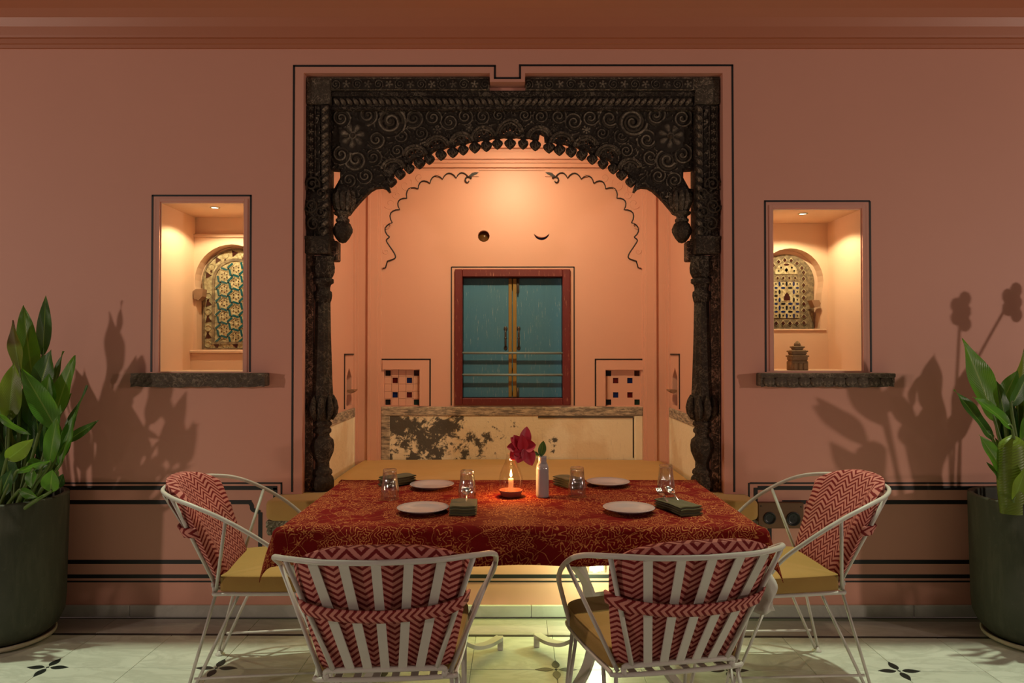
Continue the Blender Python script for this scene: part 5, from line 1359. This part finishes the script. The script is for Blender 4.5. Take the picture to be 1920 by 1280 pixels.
# candle lamp
p = onz(958, 930, ZT)
bw = MB().lathe([(0.0, 0.0), (0.034, 0.0), (0.040, 0.003), (0.047, 0.020), (0.0495, 0.027), (0.047, 0.027), (0.044, 0.020), (0.036, 0.006), (0.0, 0.005)], 36).build('clay_bowl', M['terracotta']); bw.location = (p.x, p.y, ZT)
prop(bw, 'shallow red clay bowl holding the lit candle', 'bowl')
cn = thing('candle', 'lit ivory candle standing in the red clay bowl', 'candle', (p.x, p.y, ZT+0.0052))
MB().lathe([(0.0105, 0.0), (0.0105, 0.066), (0.009, 0.069), (0.0, 0.067)], 18).build('wax_body', M['wax'], cn)
MB().tube([(0, 0, 0.066), (0.0005, 0, 0.073), (0.0015, 0, 0.077)], 0.0012, 6).build('wick', M['paint'], cn)
MB().lathe([(0.0005, 0.073), (0.0042, 0.078), (0.0050, 0.083), (0.0040, 0.091), (0.0022, 0.100), (0.0, 0.108)], 14).build('flame', M['flame'], cn)
lamp('lamp_candle', 'POINT', (p.x, p.y, ZT+0.130), 3.6, (1.0, 0.45, 0.13), 0.008)
ch_ = MB().lathe([(0.030, 0.0), (0.034, 0.006), (0.045, 0.030), (0.0505, 0.058), (0.048, 0.082), (0.038, 0.108), (0.026, 0.134), (0.020, 0.156), (0.0195, 0.170)], 40, caps=False).build('lamp_chimney', M['thin_glass']); ch_.location = (p.x, p.y, ZT+0.0062)
prop(ch_, 'clear teardrop glass chimney over the lit candle', 'lamp glass')
# vase and rose
p = onz(1017, 931, ZT); vz = 0.168
vs_ = MB().lathe([(0.0, 0.0), (0.0245, 0.0), (0.027, 0.003), (0.0272, 0.010)], 40, (0, 0, 0), True, 0, 8, 0.22)
vs_.lathe([(0.0272, 0.010), (0.0268, 0.112), (0.0262, 0.124)], 40, (0, 0, 0), True, 0, 8, 0.22, caps=False)
vs_.lathe([(0.0262, 0.124), (0.0235, 0.134), (0.0185, 0.141)], 40, (0, 0, 0), True, 0, 8, 0.10, caps=False)
vs_ = MB(); prof = [(0.0, 0.0, .2), (0.0240, 0.0, .22), (0.0265, 0.003, .24), (0.0268, 0.012, .24), (0.0262, 0.110, .22), (0.0254, 0.122, .18), (0.0225, 0.133, .1), (0.0182, 0.141, .02), (0.0172, 0.146, 0), (0.0172, 0.163, 0), (0.0182, 0.167, 0), (0.0165, 0.168, 0), (0.0145, 0.164, 0), (0.0145, 0.120, 0), (0.0, 0.115, 0)]
n = 44; V = []
for r_, z, q in prof:
    for k in range(n):
        a = 2*pi*k/n; rr_ = r_*(1+q*(1/max(abs(cos(a)), abs(sin(a)))-1)); V.append((rr_*cos(a), rr_*sin(a), z))
vs_.add(V, [(i*n+k, i*n+(k+1) % n, (i+1)*n+(k+1) % n, (i+1)*n+k) for i in range(len(prof)-1) for k in range(n)], True)
va = vs_.build('bottle_vase', M['ceramic']); va.location = (p.x, p.y, ZT); va.rotation_euler = (0, 0, 0.12)
prop(va, 'white glazed square bottle vase holding the red rose', 'vase')
VY = p.y
rose = thing('rose', 'drooping pink-red rose with one green leaf standing in the white bottle vase', 'flower', (p.x, p.y, ZT+0.120))
def blade(name, mat, parent, base, tip, width, face=(0, -1, 0), bend=0.1, cup=0.15, shape=0.7, twist=0.0, nu=8, nv=10, world=True, tipx=0.85, wav=0.0, ph=0.0):
    """one petal or leaf from base to tip"""
    b_, t_ = Vector(base), Vector(tip); ax = t_-b_; L = ax.length; ax.normalize(); f = Vector(face); f = (f - ax*f.dot(ax)).normalized()
    f = Matrix.Rotation(twist, 3, ax) @ f; sd = ax.cross(f)
    mx = max((v**shape)*(1-v)**tipx for v in [q/60 for q in range(61)])
    def fn(u, v):
        a = 2*u-1; wv = width/2*((v**shape)*(1-v)**tipx/mx if 0 < v < 1 else 0.0)
        return b_ + ax*(L*v) + sd*(a*wv) + f*(-bend*L*(v*v - v*0.2) *1.0 + cup*wv*abs(a)**1.6 + bend*L*0.8*v + wav*L*sin(11*v + 3*ph + 2*a)*abs(a))
    return MB().grid(fn, nu, nv).build(name, M[mat], parent, world)
rp = lambda px, py, dy=0.0: at(px, py, VY+dy)
c0 = rp(979, 838, -0.005)
for bp, tp, wd, fc, bn, cup, dy in (
    ((981, 838), (988, 799), 0.045, (0.2, -1, 0.1), 0.10, 0.3, 0.012), ((980, 838), (957, 820), 0.040, (0, -1, 0.5), 0.1, 0.4, 0.004), ((981, 840), (950, 838), 0.046, (0, -1, 0.4), 0.12, 0.4, -0.008),
    ((982, 838), (1005, 834), 0.046, (0.3, -1, 0.3), 0.1, 0.4, -0.004), ((984, 838), (998, 873), 0.052, (0.1, -1, 0.2), 0.05, 0.35, -0.010), ((980, 838), (970, 868), 0.050, (0, -1, 0.1), 0.05, 0.3, -0.018),
    ((978, 838), (957, 862), 0.045, (-0.2, -1, 0.1), 0.05, 0.3, -0.008), ((979, 842), (963, 815), 0.044, (0.1, -1, 0.2), 0.2, 0.5, -0.014), ((980, 844), (978, 814), 0.040, (0.1, -1, 0.2), 0.2, 0.6, -0.022), ((978, 842), (962, 850), 0.040, (0, -1, -0.2), 0.2, 0.5, -0.020)):
    a, b_ = rp(*bp), rp(*tp, dy); blade('petal', 'petal', rose, a, b_, wd*1.15, fc, bn, cup, 0.62)
MB().ball(rp(984, 838, 0.008), 0.012, 10, 6).build('calyx', M['sepal'], rose, True)
MB().tube(smooth([(p.x, p.y, ZT+0.122), (p.x-0.004, p.y, ZT+0.172), rp(1003, 852, 0.0), rp(994, 846, 0.004), rp(986, 840, 0.008)], 5), 0.0030, 6).build('stem', M['sepal'], rose, True)
for bp, tp, wd in (((1014, 856), (1019, 826), 0.034), ((1010, 855), (1000, 846), 0.016)):
    blade('leaf', 'leaf_dark', rose, rp(*bp), rp(*tp, -0.004), wd, (0.1, -1, 0.3), 0.05, 0.2, 0.75)
# napkins with cutlery
def napkin(px, py, rz, label, cut, w_=0.098, l_=0.150, h=0.030):
    p = onz(px, py, ZT); t = thing('napkin', label, 'napkin', (p.x, p.y, ZT), rz, 'olive napkins')
    def layer(k, z0, z1, sh):
        def fn(u, v):       # a folded slab, round at the near fold
            a = 2*pi*u; q = 2*v-1
            yy = cos(a)*l_/2*(1-0.02*k); zz_ = sin(a)
            yy = max(-l_/2, min(l_/2, yy*1.25)) if abs(cos(a)) > 0.0 else yy
            e = (1-abs(q)**8)**0.5 if abs(q) < 1 else 0
            return (q*w_/2 + 0.001*sin(5*a), yy*(0.985 if k % 2 else 1) + sh, (z0+z1)/2 + (z1-z0)/2*(zz_*1.6 if abs(zz_) < 0.6 else (1 if zz_ > 0 else -1))*max(0.35, e) + 0.0012*sin(40*q*0.1+yy*30))
        return MB().grid(fn, 28, 10)
    n_ = 4
    for k in range(n_):
        layer(k, h*k/n_ + 0.0002, h*(k+1)/n_ - 0.0004, 0.002*((k % 2)*2-1)).build('fold', M['napkin'], t)
    return t
def spoon(x, y, z, rz, label):
    t = thing('spoon', label, 'spoon', (x, y, z), rz); t.rotation_euler = (0.42, 0, rz)
    def bowl(u, v):
        a = 2*pi*u; r_ = v; return (0.017*r_*cos(a), 0.026*r_*sin(a)+0.02, -0.008*(1-r_*r_) + 0.008)
    o = MB().grid(bowl, 20, 6).build('bowl', M['steel'], t); m_ = o.modifiers.new('t', 'SOLIDIFY'); m_.thickness = 0.0015
    MB().tube(smooth([(0, -0.005, 0.008), (0, -0.03, 0.009), (0, -0.075, 0.004)], 5), 0.0028, 6).build('handle', M['steel'], t); return t
def fork(x, y, z, rz, label):
    t = thing('fork', label, 'fork', (x, y, z), rz); t.rotation_euler = (0.36, 0, rz)
    
    MB().strap(smooth([(0, -0.075, 0.004), (0, -0.02, 0.008), (0, 0.0, 0.006)], 4), 0.008, 0.002, (1, 0, 0)).strap([(0, -0.002, 0.006), (0, 0.012, 0.005)], 0.021, 0.002, (1, 0, 0)).build('handle', M['steel'], t)
    for k in range(4):
        x_ = -0.009 + 0.006*k; MB().strap(smooth([(x_, 0.010, 0.005), (x_, 0.026, 0.005), (x_, 0.042, 0.010)], 3), 0.0028, 0.0018, (1, 0, 0)).build('tine', M['steel'], t)
    return t
na = napkin(869.5, 958, 0.02, 'olive napkin folded in front of the upturned glass near the candle, a spoon on it', 1, 0.099, 0.150, 0.034)
q = na.location; spoon(q.x+0.006, q.y+0.062, q.z+0.046, 0.05, 'steel spoon lying on the folded napkin near the candle')
nb = napkin(1271, 957, 0.36, 'olive napkin folded at a slant, with fork and spoon, at the socket end', 1, 0.094, 0.180, 0.034)
q = nb.location
spoon(q.x-0.006, q.y+0.072, q.z+0.046, 0.30, 'steel spoon lying beside the fork on the slanted napkin'); fork(q.x-0.048, q.y+0.055, q.z+0.044, 0.22, 'steel fork lying on the slanted olive napkin')
napkin(745, 908, -0.75, 'olive napkin rolled up behind the upturned glass nearest the bushy plant', 0, 0.085, 0.150, 0.042)
napkin(1066, 911, 0.5, 'olive napkin rolled up behind the upturned glass beside the vase', 0, 0.085, 0.130, 0.042)

# ================================================================== POTTED PLANTS
def pot(px, Y, label, lab2, R_=0.262):
    xc = (px-960)*Y/F; t = thing('plant_saucer', lab2, 'saucer', (xc, Y, 0), 0, 'pot saucers')
    MB().lathe([(0.0, 0.0), (0.185, 0.0), (0.212, 0.012), (0.216, 0.026), (0.208, 0.030), (0.196, 0.018), (0.0, 0.014)], 48).build('dish', M['saucer'], t)
    pt = thing('potted_plant', label, 'plant', (xc, Y, 0.0185))
    z1 = 0.655
    def tilt(m): return m
    MB().lathe([(0.0, 0.0), (R_*0.60, 0.0), (R_*0.72, 0.010), (R_*0.86, 0.045), (R_*0.945, 0.095), (R_*0.965, 0.16), (R_, z1-0.008), (R_*0.995, z1), (R_*0.905, z1), (R_*0.90, z1-0.01), (R_*0.895, z1-0.07)], 56, caps=False).build('pot', M['concrete'], pt)
    MB().lathe([(R_*0.897, z1-0.065), (R_*0.5, z1-0.055), (0.0, z1-0.050)], 40).build('soil', M['soil'], pt)
    return pt, xc, Y, z1
def leaves(pt, xc, Y, z1, L):
    for i, e in enumerate(L):
        bp, tp, wpx, mat, dyb, dyt, tw, bend = e[:8]
        b_, t_ = at(*bp, Y+dyb), at(*tp, Y+dyt); wd = wpx*Y/F
        blade('leaf', mat, pt, b_, t_, wd*0.92, (0.0, -1, 0.25), bend, 0.20, 0.78, tw, 8, 20, True, 1.08, 0.018, i*1.7)
        rs_ = random.Random(i*7+int(bp[0])); fx = xc + max(-0.16, min(0.16, (b_.x-xc)*0.55 + rs_.uniform(-0.03, 0.03))); fy = Y + max(-0.15, min(0.12, dyb*0.9))
        z0 = z1 - 0.055 + pt.location.z
        MB().tube(smooth([(fx, fy, z0), (fx*0.6+b_.x*0.4, fy*0.6+b_.y*0.4, z0*0.55+b_.z*0.45), b_, b_.lerp(t_, 0.12)], 5), [0.0115 - 0.0075*k/15 for k in range(16)], 7).build('stalk', M['stem'], pt, True)
pt, xc, Y, z1 = pot(12, 3.372, 'tall bushy green potted plant, one leaf brown-tipped, in a dark concrete pot', 'cream saucer under the pot of the tall bushy plant')
LL = [((62,715),(44,572),46,'leaf',0.02,0.0,0.15,0.05), ((80,668),(86,553),27,'leaf_dark',0.06,0.03,0.6,0.05), ((38,700),(24,600),33,'leaf_brown',-0.02,-0.06,-0.2,0.06),
 ((70,745),(96,655),46,'leaf_dark',0.0,-0.02,0.1,0.05), ((88,775),(119,658),26,'leaf_dark',0.05,0.04,-0.5,0.03), ((108,808),(40,690),44,'leaf',-0.10,-0.14,0.25,-0.08), ((100,790),(141,666),42,'leaf',-0.03,-0.03,-0.1,0.05),
 ((104,860),(163,722),30,'leaf_dark',-0.06,-0.05,-0.55,-0.06), ((92,872),(108,778),32,'leaf',-0.14,-0.16,0.1,0.06), ((120,830),(186,787),19,'leaf_dark',-0.02,-0.05,0.5,0.10), ((16,790),(27,680),48,'leaf_yellow',-0.06,-0.08,0.2,0.06),
 ((-4,800),(-34,690),46,'leaf_yellow',0.0,-0.02,-0.2,0.06), ((12,862),(63,822),34,'leaf_yellow',-0.16,-0.18,0.7,0.25), ((-6,775),(58,815),22,'leaf',-0.10,-0.14,0.7,0.12), ((52,870),(92,872),30,'leaf_dark',-0.08,-0.10,0.4,0.16),
 ((94,922),(99,880),36,'leaf',-0.18,-0.20,0.1,0.05), ((36,918),(71,932),19,'leaf',-0.17,-0.20,0.2,0.1), ((30,885),(98,862),14,'leaf',-0.15,-0.18,0.6,0.15), ((70,850),(48,760),40,'leaf_dark',0.06,0.06,0.2,0.03), ((90,850),(75,770),40,'leaf_dark',0.08,0.08,-0.3,0.03),
 ((110,860),(128,800),34,'leaf_dark',0.04,0.05,0.2,0.03), ((20,910),(8,840),36,'leaf_dark',-0.08,-0.10,0.3,0.05), ((0,930),(22,880),30,'leaf_dark',-0.14,-0.16,0.3,0.08), ((108,915),(118,888),20,'leaf_dark',-0.02,-0.02,0.3,0.05), ((62,880),(57,915),26,'leaf',-0.17,-0.19,0.2,0.1), ((60,800),(48,715),34,'leaf',0.03,0.02,0.4,0.04),
 ((-20,860),(-45,760),44,'leaf_dark',-0.02,-0.04,0.2,0.05), ((-40,820),(-90,700),44,'leaf',0.0,0.0,0.2,0.05), ((84,770),(92,700),36,'leaf',-0.06,-0.06,0.3,0.02), ((112,872),(142,768),28,'leaf',-0.08,-0.07,-0.2,0.03)]
rl = random.Random(21)
for k in range(16):
    bx_, by_ = rl.uniform(6, 112), rl.uniform(800, 900); L_ = rl.uniform(85, 150); a_ = radians(rl.uniform(-22, 26))
    LL.append(((bx_, by_), (bx_ + L_*sin(a_), by_ - L_*cos(a_)), rl.uniform(24, 36), rl.choice(['leaf', 'leaf_dark', 'leaf_dark', 'leaf']), rl.uniform(-0.02, 0.10), rl.uniform(-0.02, 0.10), rl.uniform(-0.6, 0.6), rl.uniform(0.02, 0.07)))
leaves(pt, xc, Y, z1, LL)
pt, xc, Y, z1 = pot(1934, 3.360, 'sparser green potted plant with a thick ribbed leaf roll, in a dark concrete pot', 'cream saucer under the pot with the ribbed leaf roll')
RL = [((1866,790),(1804,634),58,'leaf',-0.04,-0.06,0.1,0.05), ((1862,825),(1788,730),34,'leaf_dark',-0.08,-0.12,0.35,0.06), ((1898,805),(1824,744),38,'leaf',-0.14,-0.18,0.5,0.14), ((1886,790),(1868,714),33,'leaf_dark',0.0,-0.02,0.3,0.04),
 ((1908,770),(1922,652),46,'leaf_yellow',0.03,0.02,0.2,0.04), ((1878,755),(1908,694),34,'leaf',0.02,0.0,-0.3,0.05), ((1896,762),(1932,690),36,'leaf_dark',-0.08,-0.08,0.3,0.05), ((1884,890),(1836,815),36,'leaf',-0.12,-0.15,0.2,0.06),
 ((1884,915),(1850,866),17,'leaf_dark',-0.10,-0.14,0.4,0.08), ((1896,880),(1912,740),44,'leaf_dark',0.05,0.04,0.2,0.03), ((1916,830),(1938,760),38,'leaf',-0.05,-0.06,0.2,0.05), ((1930,880),(1958,740),48,'leaf',-0.02,-0.04,0.1,0.05), ((1950,860),(2010,720),46,'leaf_dark',0.0,0.0,-0.2,0.06), ((1945,820),(1975,650),50,'leaf',0.06,0.06,0.2,0.05), ((1960,900),(2040,800),40,'leaf',-0.08,-0.1,0.3,0.08), ((1900,940),(1925,870),34,'leaf_yellow',-0.18,-0.2,0.2,0.05),
 ((1888,860),(1876,780),30,'leaf_dark',0.05,0.05,0.4,0.03)]
for k in range(7):
    bx_, by_ = rl.uniform(1874, 1925), rl.uniform(820, 900); L_ = rl.uniform(80, 130); a_ = radians(rl.uniform(-28, 22))
    RL.append(((bx_, by_), (bx_ + L_*sin(a_), by_ - L_*cos(a_)), rl.uniform(22, 32), rl.choice(['leaf', 'leaf_dark', 'leaf_dark']), rl.uniform(0.0, 0.10), rl.uniform(0.0, 0.10), rl.uniform(-0.6, 0.6), rl.uniform(0.02, 0.07)))
leaves(pt, xc, Y, z1, RL)
def roll(u, v):
    a = 2*pi*u; b_, t_ = at(1900, 962, Y-0.15), at(1898, 815, Y-0.12); p_ = b_.lerp(t_, v); R_ = (22+5*sin(pi*v))*Y/F*(1 if v < 0.86 else max(0.05, 1-((v-0.86)/0.14)**2*0.9))
    return p_ + Vector((cos(a)*R_, sin(a)*R_*0.7, 0))
MB().grid(roll, 24, 30, lambda u, v: (u, v*1.2)).build('leaf_roll', M['leaf_yellow'], pt, True)
for (px, py, dy) in ((1985, 560, 0.0), (2050, 545, 0.05)):
    t_ = at(px, py, Y+dy); MB().tube(smooth([(xc+0.08, Y, 0.60), (xc+0.10, Y, 1.1), t_], 6), 0.006, 6).build('flower_stalk', M['flower_stalk'], pt, True)
    f_ = MB()
    for k in range(5): f_.ball(t_ + Vector((0.02*(-1)**k, 0, -0.03*k+0.03)), 0.035, 8, 5, (0.8, 0.5, 1.1))
    f_.build('flower_head', M['flower_stalk'], pt, True)
